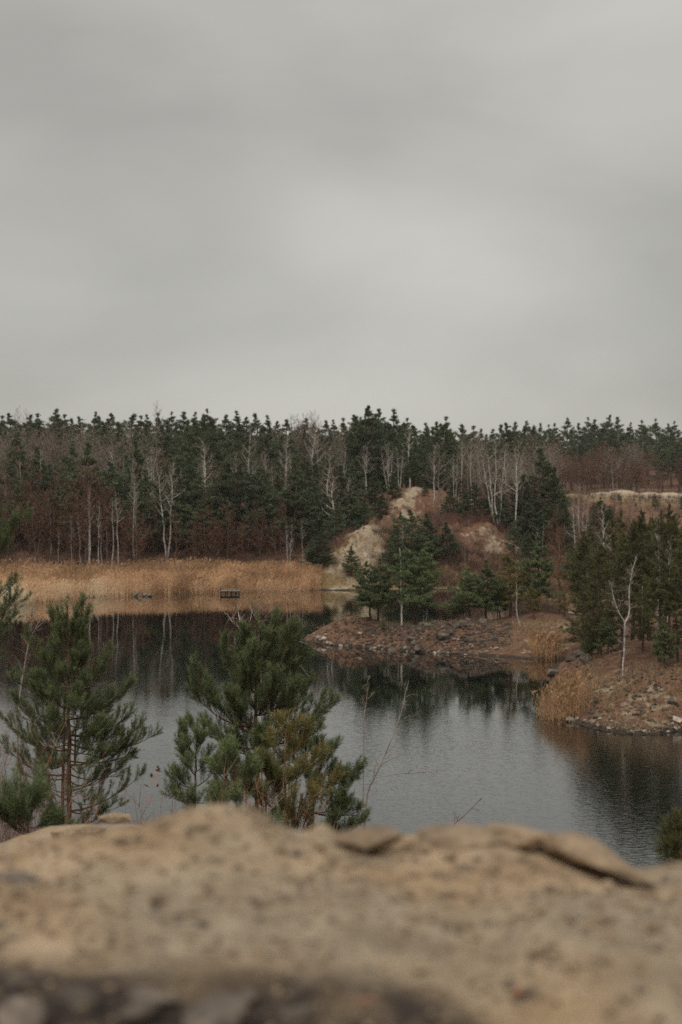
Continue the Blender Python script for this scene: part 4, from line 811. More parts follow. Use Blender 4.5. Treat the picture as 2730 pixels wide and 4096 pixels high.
# ------------------------------------------------------------------ trees on the spit and the right bank
mid = dict(blades=11, ln=0.22, wd=0.045, sub=9, needle='needle', fill=1.1)
oli = dict(blades=10, ln=0.23, wd=0.050, sub=8, needle='needle_olive', fill=0.85)
spit_twin = make_pine(201, 6.2, 0.24, 0.34, 12, 4.6, shape='open', stems=[(-0.25, 0, -0.7, 0, 0.95), (0.3, 0.1, 0.6, 0.2, 1.0)], bark=0.1, dead_low=4, **mid)
spit_fork = make_pine(202, 7.4, 0.27, 0.29, 13, 4.6, shape='open', stems=[(-0.05, 0, -0.9, 0, 0.97), (0.1, 0, 0.9, 0.1, 1.0)], bark=0.1, dead_low=4, **mid)
spit_pine = [make_pine(203, 6, 0.28, 0.34, 11, 4.8, shape='round', bark=0.12, dead_low=3, **mid), make_pine(204, 6, 0.22, 0.30, 12, 4.6, shape='cone', bark=0.15, dead_low=3, **mid)]
yel = make_pine(205, 6, 0.25, 0.28, 11, 4.4, shape='cone', bark=0.4, blades=9, ln=0.21, wd=0.055, sub=7, needle='needle_yellow')
oliv = [make_pine(210 + k, 10, b, w, wh, 4.6, shape=sp, bark=0.08, dead_low=8, **oli) for k, (b, w, wh, sp) in enumerate(((0.46, 0.22, 14, 'open'), (0.40, 0.21, 15, 'cone'), (0.52, 0.20, 13, 'open'), (0.44, 0.23, 14, 'open')))]
oliv.append(make_pine(216, 9, 0.16, 0.28, 15, 4.6, shape='open', bark=0.08, dead_low=4, **oli))
deadp = make_pine(220, 7.2, 0.22, 0.30, 9, 4.2, 6, 0.22, 0.035, 5, 'cone', fill=0.55, needle='needle_dead', bark=0.45, dead_low=6)
sp = [(1500, 2235, 137.5, spit_twin, 1.25, 0.2, 'two-stemmed spreading pine at the tip end of the spit'), (1665, 2175, 136.8, spit_fork, 1.2, 0.0, 'pine with V-forked trunk in the middle of the spit'),
      (1885, 2275, 137.5, spit_pine[0], 1.35, 1.0, 'wide green pine, left of the right-hand group on the spit'), (1950, 2245, 138, spit_pine[1], 1.4, 2.0, 'taller green pine next to the wide one on the spit'),
      (2040, 2205, 138.5, yel, 1.15, 0.5, 'yellowish pine in the right-hand group on the spit'), (2150, 2150, 140, spit_pine[1], 1.15, 3.0, 'tall green pine with leaning dark trunk on the spit'),
      (2137, 2345, 136, yel, 1.15, 1.5, 'small yellow-green pine at the spit edge beside the bent birch'), (2262, 2370, 139, yel, 1.3, 2.5, 'squat yellow-green pine beside the fallen log'), (1990, 2330, 141, spit_pine[0], 0.9, 4.0, 'small green pine behind the yellowish pine'),
      (1830, 2370, 140, spit_pine[0], 1.2, 2.2, 'low green pine at the left rim of the right-hand spit group'), (2000, 2290, 142, spit_pine[1], 1.0, 0.9, 'green pine filling the back of the right-hand spit group')]
for px, top, d, pr, w, rz, lb in sp: plant_px(pr, 'pine_tree', lb, 'pine', 'pines on the spit', px, top, d, w, rz)
plant_px(deadp, 'pine_tree', 'dead pine with rust-orange needles and bare lower branches', 'pine', None, 2232, 2115, 165, 1.0, 0.3)
plant(spit_pine[0], 'pine_bush', 'low pine bush at the foot of the spit pines', 'bush', None, X(1535, 134.8), 134.8, 1.0, 0, 1.4)
rb = [(2405, 2170, 104, 4, 'thick olive pine at the left corner of the right bank wood'), (2490, 2215, 98.5, 3, 'olive pine with leaning dark trunk beside the white Y birch'), (2365, 2250, 110, 4, 'olive pine behind the corner pine of the right bank'), (2445, 2080, 116, 1, 'tall olive pine with pointed top behind the corner pine'), (2530, 2100, 112, 0, 'olive pine right behind the white Y birch'), (2600, 2040, 108, 2, 'tall olive pine near the middle of the right bank wood'), (2680, 2020, 104, 0, 'tall olive pine close to the right frame edge'), (2740, 2080, 98, 1, 'olive pine cut by the right frame edge'),
      (2640, 2200, 97, 3, 'shorter olive pine in front of the right bank wood'), (2570, 2300, 101, 4, 'shaded low pine among the dark trunks of the right bank'), (2330, 2310, 124, 4, 'short olive pine where the spit meets the right bank'), (2395, 2400, 105, 4, 'small drooping pine at the crest of the right bank'), (2715, 2280, 96, 4, 'bluish green pine at the right edge, front of the wood'), (2580, 2150, 120, 1, 'olive pine deep in the right bank wood'), (2480, 2130, 128, 2, 'olive pine glimpsed between the corner pine and the birch')]
for px, top, d, k, lb in rb: plant_px(oliv[k], 'pine_tree', lb, 'pine', 'pines of the right bank', px, top, d, R.uniform(0.85, 1.1))
for k in range(34):
    d = R.uniform(104, 170); px = R.uniform(2330, 2950)
    plant_px(R.choice(oliv), 'pine_tree', 'olive green pine in the depth of the right bank wood', 'pine', 'pines in the depth of the right bank wood', px, R.uniform(2000, 2200) + (100 if px < 2450 else 0), d, R.uniform(0.8, 1.05))
for px, top, d, rz in ((2430, 2450, 103, 0.3), (2660, 2470, 95, 1.3), (2360, 2520, 107, 2.2)):
    plant_px(spit_pine[1], 'young_pine', {2430: 'young pine on the crest left of the leaning trunk', 2660: 'young pine under the right bank wood', 2360: 'young pine above the black rock outcrop'}[px], 'pine', 'young pines of the right bank', px, top, d, 1.1, rz)
# slender white birches of the right bank
def stem_tree(name, label, cat, group, base, stems, r0, bark, twig, seed, ntw, ltw, tb=0.95, wtw=0.010, droop=0.1):
    """tree drawn from given stem polylines (world points) with random twigs"""
    rng = np.random.default_rng(seed); gt = Geo(); gc = Geo(); base = np.array(base, float); A, B, Wd = [], [], []
    for (pl, ra, rb_) in stems:
        pl = np.array(pl, float) - base; n = len(pl); tt = np.linspace(0, 1, n); t2 = np.linspace(0, 1, 3 * n)
        q = np.stack([np.interp(t2, tt, pl[:, k]) for k in range(3)], 1)
        q[1:-1] = (q[:-2] + 2 * q[1:-1] + q[2:]) / 4; q[1:-1] += rng.normal(size=(len(q) - 2, 3)) * ra * 0.25
        gt.tube(q, np.linspace(ra, rb_, len(q)), 6, tb)
        L = np.linalg.norm(np.diff(q, axis=0), axis=1).sum()
        for k in range(int(ntw * L)):
            u = rng.uniform(0.25, 1); p = np.array([np.interp(u, t2, q[:, c]) for c in range(3)]); dr = unit(q[-1] - q[0])
            l = ltw * rng.uniform(0.5, 1.3) * (1.3 - u); d1 = unit(dr * 0.8 + rng.normal(size=3) * 0.6); e = p + d1 * l
            gt.tube(curve(p, e, rng.normal(size=3) * 0.05 * l, 4), [wtw * 1.2, wtw, wtw * 0.7, wtw * 0.4], 3, tb * 0.6)
            for s in range(5):
                v = rng.uniform(0.3, 1); a = p + (e - p) * v; b = a + unit(d1 + rng.normal(size=3) * 0.6 + np.array((0, 0, -droop))) * l * rng.uniform(0.25, 0.6); A.append(a); B.append(b); Wd.append(wtw * 0.9)
                for s2 in range(2):
                    a2 = a + (b - a) * rng.uniform(0.3, 1); A.append(a2); B.append(a2 + unit(b - a + rng.normal(size=3) * 0.5 * l) * l * rng.uniform(0.12, 0.3)); Wd.append(wtw * 0.7)
    A = np.array(A); B = np.array(B); Wd = np.array(Wd)[:, None]; s = np.cross(B - A, rng.normal(size=A.shape)); s /= np.linalg.norm(s, axis=1)[:, None] + 1e-9
    gc.add(np.stack([A - s * Wd * .5, A + s * Wd * .5, B], 1).reshape(-1, 3), np.arange(len(A) * 3).reshape(-1, 3), np.repeat(np.clip(0.5 + rng.normal(size=len(A)) * 0.2, 0, 1), 3))
    o = bpy.data.objects.new(name, None); C.objects.link(o); o.location = base
    link('trunk', gt.mesh('trunk', M[bark]), o); link('crown', gc.mesh('crown', M[twig]), o)
    return tag(o, label, cat, group)
d = 96.0; b0 = W(2492, 2712, d); b0[2] = H1(b0[0], d)
fk = W(2502, 2490, d)
stem_tree('birch_tree', 'white Y-shaped birch in front of the right bank pines', 'birch', None, b0,
          [([b0, W(2494, 2620, d), W(2500, 2530, d), fk], 0.064, 0.050), ([fk, W(2520, 2450, d + .2), W(2516, 2360, d + .3), W(2530, 2290, d + .3), W(2545, 2225, d + .4)], 0.055, 0.012), ([fk, W(2475, 2450, d - .2), W(2455, 2390, d - .4), W(2445, 2330, d - .5)], 0.045, 0.012)], 0.08, 'birch_bark', 'twig_grey', 61, 9, 1.0, tb=0.68)
d = 133.0; b0 = W(2103, 2545, d); b0[2] = H1(b0[0], d) - 0.1
stem_tree('birch_tree', 'thin bent white birch curving up from the slope of the spit', 'birch', None, b0,
          [([b0, W(2085, 2515, d), W(2070, 2470, d), W(2066, 2420, d), W(2070, 2370, d), W(2064, 2325, d)], 0.05, 0.012)], 0.05, 'birch_bark', 'twig_grey', 62, 2, 0.5)
d = 136.5; b0 = W(1608, 2480, d); b0[2] = H1(b0[0], d)
stem_tree('birch_tree', 'white birch with dark foot between the spit pines', 'birch', None, b0, [([b0, W(1607, 2420, d), W(1604, 2360, d), W(1607, 2280, d), W(1600, 2190, d)], 0.09, 0.02), ([W(1607, 2430, d), W(1597, 2405, d), W(1590, 2395, d)], 0.03, 0.01)], 0.08, 'birch_bark', 'twig_grey', 63, 3, 0.8)
for q, (px, top, d) in enumerate(((2620, 2060, 112), (2660, 2150, 102), (2560, 2180, 115), (2440, 2100, 130), (2410, 2010, 160))):
    plant_px(birches[3 if q % 2 else 2], 'birch_tree', ('tall pale birch leaning between the right bank pines', 'pale forked birch near the right edge of the wood', 'thin pale birch behind the white Y birch', 'thin pale birch behind the corner pine', 'pale birch above the corner pine')[q], 'birch', 'birches in the right bank wood', px, top, d, 0.8)
for q, (px, d, h) in enumerate(((1705, 134, 1.6), (1695, 134, 1.1))): plant(saplings[q], 'sapling', ('bare sapling sticking out of the spit bank', 'shorter bare sapling beside the other on the spit bank')[q], 'sapling', 'saplings of the spit', X(px, d), d, h, 0, 1.0)

# ------------------------------------------------------------------ near pines below the cliff top
rs = np.random.default_rng(300)
def shoot_proto(seed, n=62, L=0.17, nl=0.062, w=0.0042):
    r = np.random.default_rng(seed); z = r.uniform(0, 1, n) ** 0.85 * L; a = r.uniform(0, 6.28, n)
    fw = np.interp(z / L, [0, 0.7, 1], [0.55, 0.95, 2.2]) * r.uniform(0.8, 1.25, n)
    d = np.stack([np.cos(a), np.sin(a), fw], 1); d /= np.linalg.norm(d, axis=1)[:, None]
    b = np.stack([np.cos(a) * 0.004, np.sin(a) * 0.004, z], 1); s = np.cross(d, r.normal(size=(n, 3))); s /= np.linalg.norm(s, axis=1)[:, None]
    ll = nl * r.uniform(0.7, 1.2, n)[:, None]
    v = np.stack([b - s * w * .5, b + s * w * .5, b + d * ll], 1).reshape(-1, 3)
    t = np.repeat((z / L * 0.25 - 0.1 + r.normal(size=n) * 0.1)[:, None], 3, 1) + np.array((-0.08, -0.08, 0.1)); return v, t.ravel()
SHOOTS = [shoot_proto(400 + k) for k in range(6)]
def put_shoots(gc, rng, P, D, S, T):
    P = np.array(P); D = np.array(D); S = np.array(S); T = np.array(T); D /= np.linalg.norm(D, axis=1)[:, None] + 1e-9
    u = np.cross(D, rng.normal(size=D.shape)); u /= np.linalg.norm(u, axis=1)[:, None] + 1e-9; w = np.cross(D, u)
    ids = rng.integers(0, len(SHOOTS), len(P))
    for k, (v, t) in enumerate(SHOOTS):
        q = ids == k
        if not q.any(): continue
        V_ = P[q][:, None, :] + S[q][:, None, None] * (v[None, :, 0:1] * u[q][:, None, :] + v[None, :, 1:2] * w[q][:, None, :] + v[None, :, 2:3] * D[q][:, None, :])
        gc.add(V_.reshape(-1, 3), np.arange(V_.shape[0] * V_.shape[1]).reshape(-1, 3), np.clip(t[None] + T[q][:, None], 0, 1).ravel())
def near_pine(name, label, group, base, trunk, branches, r0, seed, needle='needle', tips=None, auto=(), dens=1.0, sh=1.0, bark=0.6, z0=None, second=None):
    """base: world foot; trunk: world polyline; branches: (t on trunk, tip world point, fullness); auto: (t0, t1, count, len0, len1, el)"""
    rng = np.random.default_rng(seed); base = np.array(base, float); gt = Geo(); gc = Geo(); P, D, S, T = [], [], [], []
    tp = np.array(trunk, float) - base; tt = np.linspace(0, 1, len(tp)); t2 = np.linspace(0, 1, 24)
    q = np.stack([np.interp(t2, tt, tp[:, k]) for k in range(3)], 1); q[1:-1] += rng.normal(size=(22, 3)) * r0 * 0.18
    gt.tube(q, np.interp(t2, [0, 0.5, 0.9, 1], [r0, r0 * 0.7, r0 * 0.25, r0 * 0.12]), 8, np.repeat(np.interp(t2, [0, 0.4, 1], [bark * 0.6, bark, bark]), 8))
    H_ = np.linalg.norm(tp[-1] - tp[0])
    def at(u): return np.array([np.interp(u, t2, q[:, k]) for k in range(3)])
    def limb(p0, p1, full, lvl=0):
        L = np.linalg.norm(p1 - p0); ax = unit(p1 - p0); n = 7
        cv = curve(p0, p1, np.array((0, 0, -0.13 * L)) + rng.normal(size=3) * 0.04 * L, n); s_ = np.linspace(0, 1, n)
        rr_ = min(r0 * 0.5, 0.011 * L + 0.004); gt.tube(cv, np.linspace(rr_, 0.003, n), 4, bark * 0.75)
        m = max(5, int(L / 0.040 * full * dens))
        for j in range(m):
            u = 0.20 + 0.80 * ((j + rng.uniform(0, 1)) / m) ** 0.85; pt = np.array([np.interp(u, s_, cv[:, k]) for k in range(3)])
            l2 = (0.10 + 0.34 * L * (1.08 - u)) * rng.uniform(0.5, 1.2); l2 = min(l2, 0.55)
            sd = unit(np.cross(ax, rng.normal(size=3))); d2 = unit(ax * 0.75 + sd * rng.uniform(0.3, 0.9) + np.array((0, 0, 0.75)))
            e = pt + d2 * l2; gt.tube([pt, pt + (e - pt) * 0.5 - np.array((0, 0, 0.02 * l2)), e], [0.0045, 0.0035, 0.002], 3, bark * 0.8)
            k_ = max(1, int(l2 / 0.085)); ttl = rng.normal() * 0.06
            for f_ in np.linspace(0.25, 1, k_ + 1)[:-1]:
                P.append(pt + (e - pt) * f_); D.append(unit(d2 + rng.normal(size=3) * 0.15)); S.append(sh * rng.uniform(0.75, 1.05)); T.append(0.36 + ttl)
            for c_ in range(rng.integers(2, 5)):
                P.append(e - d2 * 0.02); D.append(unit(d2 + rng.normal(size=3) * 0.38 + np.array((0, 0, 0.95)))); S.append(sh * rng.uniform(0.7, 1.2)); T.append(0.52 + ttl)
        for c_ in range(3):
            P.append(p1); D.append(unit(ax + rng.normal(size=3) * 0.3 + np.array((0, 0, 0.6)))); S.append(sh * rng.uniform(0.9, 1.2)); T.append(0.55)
    for (u, tip, full) in branches: limb(at(u), np.array(tip, float) - base, full)
    for (u0, u1, cnt, l0, l1, e0, e1, full) in auto:
        for k in range(cnt):
            f_ = (k + rng.uniform(0, 1)) / cnt; u = u0 + (u1 - u0) * f_; a = k * 2.399 + rng.normal() * 0.4; L = (l0 + (l1 - l0) * f_) * rng.uniform(0.65, 1.15); el = e0 + (e1 - e0) * f_ + rng.normal() * 0.12
            p0 = at(u); limb(p0, p0 + L * np.array((math.cos(a) * math.cos(el), math.sin(a) * math.cos(el), math.sin(el))), full)
    for c_ in range(5): P.append(q[-1] - np.array((0, 0, 0.05 * c_))); D.append(unit(np.array((0, 0, 1.0)) + rng.normal(size=3) * 0.25)); S.append(sh * 1.2); T.append(0.55)
    if second is not None:
        for pl, ra in second: gt.tube(np.array(pl) - base, np.linspace(ra, ra * 0.4, len(pl)), 7, bark * 0.7)
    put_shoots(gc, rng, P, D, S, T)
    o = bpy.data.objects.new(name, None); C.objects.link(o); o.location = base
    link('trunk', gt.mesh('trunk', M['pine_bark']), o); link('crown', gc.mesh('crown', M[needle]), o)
    return tag(o, label, 'pine', group)
def foot(px, d, dz=-0.1): x = X(px, d); return np.array((x, d, H1(x, d) + dz))

# centre pine, about 20 m away
d = 20.0; b0 = foot(1028, d)
near_pine('pine_tree', 'bushy green pine in the centre just below the cliff edge', 'near pines', b0, [b0, W(1030, 3100, d), W(1024, 2800, d), W(1028, 2490, d)],
  [(0.52, W(785, 2690, d - .1), 1.0), (0.55, W(775, 2770, d + .1), 0.8), (0.62, W(905, 2590, d + .1), 1.0), (0.45, W(835, 2905, d), 0.8), (0.66, W(1210, 2640, d + .2), 1.0), (0.5, W(1325, 2820, d), 1.0), (0.47, W(1270, 2930, d - .2), 1.0), (0.72, W(1185, 2545, d), 1.0), (0.80, W(1100, 2490, d + .1), 1.2), (0.78, W(1160, 2520, d - .1), 1.1), (0.8, W(985, 2540, d - .1), 1.1),
   (0.55, W(930, 2800, d - .6), 1.1), (0.6, W(1100, 2720, d - .6), 1.1), (0.4, W(1050, 2960, d - .7), 1.2), (0.42, W(900, 2980, d - .4), 0.9), (0.38, W(1180, 3010, d - .2), 0.9), (0.35, W(1000, 3100, d - .6), 1.1), (0.7, W(1010, 2620, d - .5), 1.1), (0.6, W(1180, 2760, d - .4), 1.1), (0.3, W(880, 3140, d), 0.8), (0.5, W(1230, 2740, d + .3), 1.0)],
  0.042, 301, auto=((0.30, 0.90, 22, 0.60, 0.22, 0.2, 0.75, 1.0),), dens=1.0, sh=0.95)
# its neighbours
d = 18.6; b0 = foot(1150, d)
near_pine('pine_tree', 'yellowish young pine with orange stem leaning on the centre pine', 'near pines', b0, [b0, W(1142, 3200, d), W(1140, 3000, d), W(1150, 2890, d)],
  [(0.6, W(1230, 2930, d), 0.8), (0.5, W(1290, 3030, d), 0.9), (0.4, W(1060, 3050, d), 0.8), (0.3, W(1340, 3130, d), 0.9), (0.3, W(1040, 3180, d - .2), 0.8), (0.2, W(1250, 3200, d - .4), 0.9), (0.2, W(1180, 3200, d - .5), 0.9), (0.4, W(1200, 3080, d - .3), 0.8)],
  0.022, 302, 'needle_yellow', auto=((0.2, 0.9, 7, 0.5, 0.2, 0.3, 0.9, 0.7),), dens=0.8, bark=1.0)
d = 21.5; b0 = foot(1260, d)
near_pine('pine_tree', 'low dark pine spreading right of the centre pine over the water', 'near pines', b0, [b0, W(1250, 3200, d), W(1235, 3080, d), W(1220, 2990, d)],
  [(0.6, W(1330, 3010, d), 1.0), (0.5, W(1430, 3080, d), 1.0), (0.4, W(1400, 3130, d + .2), 1.0), (0.3, W(1430, 3250, d), 0.9), (0.2, W(1440, 3290, d - .2), 0.9), (0.3, W(1380, 3200, d - .4), 1.0), (0.7, W(1270, 2990, d), 1.0), (0.2, W(1350, 3280, d - .4), 0.9)],
  0.03, 303, auto=((0.25, 0.95, 8, 0.5, 0.25, 0.2, 0.9, 0.9),))
d = 19.5; b0 = foot(790, d)
near_pine('pine_tree', 'slim young pine standing left of the centre pine', 'near pines', b0, [b0, W(780, 3200, d), W(785, 3050, d), W(790, 2915, d)],
  [(0.7, W(740, 2930, d), 1.0), (0.75, W(815, 2935, d), 1.0), (0.55, W(725, 2990, d), 1.0), (0.45, W(700, 3120, d), 0.9), (0.35, W(690, 3190, d), 0.9), (0.45, W(870, 3070, d), 0.8), (0.3, W(760, 3200, d - .4), 0.9), (0.3, W(900, 3200, d - .2), 0.8)],
  0.02, 304, auto=((0.3, 0.95, 7, 0.4, 0.15, 0.4, 1.0, 0.9),))
d = 16.8; b0 = foot(950, d)
near_pine('pine_tree', 'low pine filling the gap under the centre pine on the left', 'near pines', b0, [b0, W(945, 3180, d), W(935, 3020, d)], [(0.6, W(860, 3080, d), 0.9), (0.5, W(1010, 3110, d), 0.9), (0.4, W(870, 3190, d), 0.9)], 0.018, 309, auto=((0.25, 0.95, 8, 0.42, 0.15, 0.3, 1.0, 0.8),))
d = 17.4; b0 = foot(1060, d)
near_pine('pine_tree', 'low olive pine between the centre pine and the yellowish pine', 'near pines', b0, [b0, W(1065, 3220, d), W(1070, 3080, d)], [(0.6, W(1120, 3130, d), 0.9), (0.5, W(1010, 3180, d), 0.9), (0.4, W(1130, 3240, d), 0.9)], 0.016, 310, 'needle_olive', auto=((0.25, 0.95, 8, 0.40, 0.15, 0.3, 1.0, 0.8),))
# left pine, about 26 m away
d = 25.0; b0 = foot(275, d)
near_pine('pine_tree', 'tall pine with reddish double trunk at the left below the cliff', 'near pines', b0, [b0, W(278, 3200, d), W(275, 2800, d), W(272, 2420, d)],
  [(0.52, W(610, 2945, d), 0.9), (0.60, W(515, 2740, d), 1.0), (0.55, W(520, 2860, d - .3), 0.9), (0.5, W(15, 2875, d), 0.9), (0.56, W(60, 2800, d - .2), 0.9), (0.42, W(20, 2980, d), 0.7), (0.40, W(510, 3030, d), 0.6), (0.30, W(560, 3105, d), 0.55), (0.22, W(410, 3230, d - .2), 0.8), (0.64, W(60, 2720, d), 0.9), (0.72, W(120, 2560, d), 0.9), (0.66, W(440, 2620, d), 0.9), (0.45, W(560, 2900, d - .2), 0.9), (0.33, W(90, 3080, d), 0.4), (0.36, W(470, 3060, d + .3), 0.4),
   (0.78, W(350, 2460, d), 1.0), (0.9, W(325, 2420, d), 1.0), (0.85, W(215, 2470, d), 1.0)],
  0.055, 305, auto=((0.46, 0.93, 52, 1.0, 0.22, 0.05, 0.7, 0.95), (0.22, 0.46, 16, 0.8, 1.1, 0.0, 0.05, 0.20)), dens=0.78, sh=0.92, bark=0.62,
  second=[([foot(250, d), W(252, 3150, d), W(258, 2900, d), W(262, 2750, d)], 0.035), ([W(300, 3060, d), W(302, 2950, d), W(310, 2860, d)], 0.02)])
# pine whose boughs reach in at the left edge
d = 17.5; b0 = foot(-170, d)
near_pine('pine_tree', 'pine outside the left edge reaching its boughs into view', 'near pines', b0, [b0, W(-170, 2800, d), W(-165, 2400, d), W(-170, 1980, d)],
  [(0.72, W(62, 2095, d), 0.9), (0.74, W(98, 2085, d), 0.8), (0.70, W(20, 2130, d), 1.0), (0.60, W(45, 2345, d), 0.8), (0.55, W(65, 2400, d), 0.9), (0.52, W(40, 2480, d), 0.9), (0.48, W(10, 2540, d), 0.8)],
  0.05, 306, auto=((0.3, 0.95, 16, 0.45, 0.25, 0.15, 0.85, 0.6),), dens=0.7, sh=0.85)
d = 11.0; b0 = foot(120, d)
near_pine('young_pine', 'bright young pine tucked beside the angular rock at lower left', 'near pines', b0, [b0, W(115, 3330, d), W(110, 3230, d)], [(0.6, W(170, 3300, d), 0.9), (0.5, W(50, 3310, d), 0.9)], 0.012, 307, auto=((0.3, 0.95, 6, 0.3, 0.12, 0.5, 1.0, 0.8),), bark=0.9, sh=0.9)
d = 15.5; b0 = foot(2745, d, -0.4)
near_pine('young_pine', 'young pine tip showing at the right edge over the water', 'near pines', b0, [b0, W(2725, 3480, d), W(2722, 3335, d)], [(0.8, W(2702, 3400, d), 0.9), (0.7, W(2710, 3460, d), 0.9)], 0.012, 308, 'needle_olive', auto=((0.4, 0.95, 5, 0.25, 0.12, 0.7, 1.1, 0.9),), bark=0.9)

# bare birch saplings and shrubs between the near pines
d = 22.0
def sap(label, d, pl, ra, seed, bark='birch_bark', twig='twig_red', ntw=9, ltw=0.35, tb=0.55, wtw=0.004, extra=()):
    b0 = foot(pl[0][0], d); st = [([b0] + [W(px, py, d + R.uniform(-.1, .1)) for px, py in pl[1:]], ra, ra * 0.25)]
    for e in extra: st.append(([W(px, py, d + R.uniform(-.25, .25)) for px, py in e], ra * 0.5, ra * 0.15))
    return stem_tree('birch_sapling', label, 'sapling', 'bare saplings below the cliff', b0, st, ra, bark, twig, seed, ntw, ltw, tb, wtw)
sap('white birch sapling with reddish twigs behind the left side of the centre pine', 21.2, [(985, 3380), (985, 2750), (975, 2620), (965, 2520), (962, 2470)], 0.016, 71, extra=([(965, 2520), (930, 2490), (910, 2455)], [(968, 2540), (1000, 2490), (1010, 2440)], [(963, 2500), (955, 2450), (945, 2420)]))
sap('birch sapling whose reddish top shows above the centre pine', 21.5, [(1050, 3380), (1048, 2800), (1040, 2600), (1035, 2480), (1038, 2390)], 0.014, 72, tb=0.5, extra=([(1040, 2520), (1070, 2460), (1090, 2430)], [(1040, 2500), (1010, 2450), (1000, 2420)]))
sap('reddish bare sapling to the upper right of the centre pine', 21.7, [(1150, 3380), (1160, 2800), (1165, 2620), (1175, 2540), (1200, 2480)], 0.012, 73, tb=0.35, extra=([(1170, 2560), (1220, 2500), (1235, 2450)], [(1180, 2560), (1240, 2580)], [(1190, 2640), (1230, 2700)]))
sap('pale leaning sapling over the water right of the centre pine', 22.5, [(1450, 3400), (1462, 3180), (1500, 3110), (1545, 3010), (1590, 2900), (1625, 2770), (1635, 2720)], 0.016, 74, 'grey_bark', 'twig_grey', 5, 0.30, 0.8, extra=([(1500, 3110), (1600, 3095), (1700, 3090), (1750, 3080)], [(1590, 2900), (1640, 2860)]))
sap('thin upright pale sapling left of the leaning sapling', 23.0, [(1450, 3400), (1455, 3000), (1458, 2860), (1470, 2780), (1472, 2710)], 0.012, 75, 'grey_bark', 'twig_grey', 5, 0.28, 0.7)
sap('bare branch tip arching over the flat stones', 16.0, [(1790, 3420), (1800, 3310), (1850, 3270), (1900, 3220), (1930, 3190)], 0.008, 76, 'twig_red', 'twig_red', 4, 0.14, 0.6, 0.003)
sap('white birch sapling behind the upper left of the left pine', 27.0, [(60, 3300), (75, 2800), (95, 2690), (115, 2580), (128, 2500), (130, 2440)], 0.022, 77, extra=([(95, 2700), (75, 2650)], [(118, 2560), (150, 2500), (165, 2470)], [(125, 2510), (105, 2470)]))
def shrub(label, px, d, hgt, spread, n, seed, twig='twig_red', w=0.004, leaves=0, lean=0.0, group='bare shrubs below the cliff'):
    rng = np.random.default_rng(seed); b0 = foot(px, d); gb = Geo(); gl = Geo()
    for k in range(n):
        a = rng.uniform(0, 6.28); L = hgt * rng.uniform(0.5, 1.1); e = np.array((math.cos(a) * spread * rng.uniform(0.2, 1) + lean, math.sin(a) * spread * rng.uniform(0.2, 0.8), L))
        cv = curve(rng.normal(size=3) * np.array((0.12, 0.1, 0)), e, rng.normal(size=3) * 0.08 * L, 6); gb.tube(cv, np.linspace(w * 1.3, w * 0.4, 6), 3, rng.uniform(0.3, 1.0))
        for j in range(7):
            u = rng.uniform(0.3, 1); p = np.array([np.interp(u, np.linspace(0, 1, 6), cv[:, c]) for c in range(3)]); q = p + unit(unit(e) + rng.normal(size=3) * 0.7) * L * rng.uniform(0.08, 0.25)
            gb.tube([p, (p + q) / 2 + rng.normal(size=3) * 0.01, q], [w * 0.7, w * 0.5, w * 0.3], 3, rng.uniform(0.3, 1.0))
    o = bpy.data.objects.new('bare_shrub', None); C.objects.link(o); o.location = b0
    link('branches', gb.mesh('branches', M[twig]), o)
    tag(o, label, 'shrub', group); return o
shrub('tangled red-brown shrub in the lower left corner', 30, 15, 2.3, 1.1, 60, 81); shrub('red-brown shrub under the left pine', 170, 19, 1.9, 1.0, 46, 82); shrub('brown shrub behind the lower left corner shrub', -20, 21, 2.6, 1.2, 50, 83, 'twig_dark')
sh = shrub('thin shrub holding a few red leaves between the near pines', 600, 14.5, 1.35, 0.55, 22, 84); shrub('thin reddish shrub left of the slim young pine', 690, 16, 1.5, 0.5, 16, 85); shrub('reddish shrub stems below the centre pine', 960, 15.5, 1.6, 0.6, 26, 86); shrub('orange-brown stems at the foot of the yellowish pine', 1130, 15.5, 1.5, 0.7, 24, 87); shrub('sparse stems at the foot of the low dark pine', 1330, 16, 1.1, 0.6, 16, 88); shrub('sparse thin shrub between the rocks and the left pine', 420, 17, 1.5, 0.9, 22, 89)
gl = Geo(); gl.add([(0, 0, 0), (0.014, 0.004, 0.03), (0, 0, 0.075), (-0.014, 0.004, 0.03)], [(0, 1, 2), (0, 2, 3)], 0.6); lf = gl.mesh('leaf', M['leaf_red'])
for px, py in ((637, 3065), (620, 3078), (622, 3100), (605, 3112), (632, 3125), (612, 3128), (600, 3150), (633, 3135), (597, 3210), (640, 3080)):
    p = W(px, py, 14.5 + R.uniform(-.1, .1)) - np.array(sh.location); l = link('leaf', lf, sh, p); l.rotation_euler = (R.uniform(0.5, 2.4), R.uniform(-1, 1), R.uniform(0, 6.28)); l.scale = (1.2,) * 3

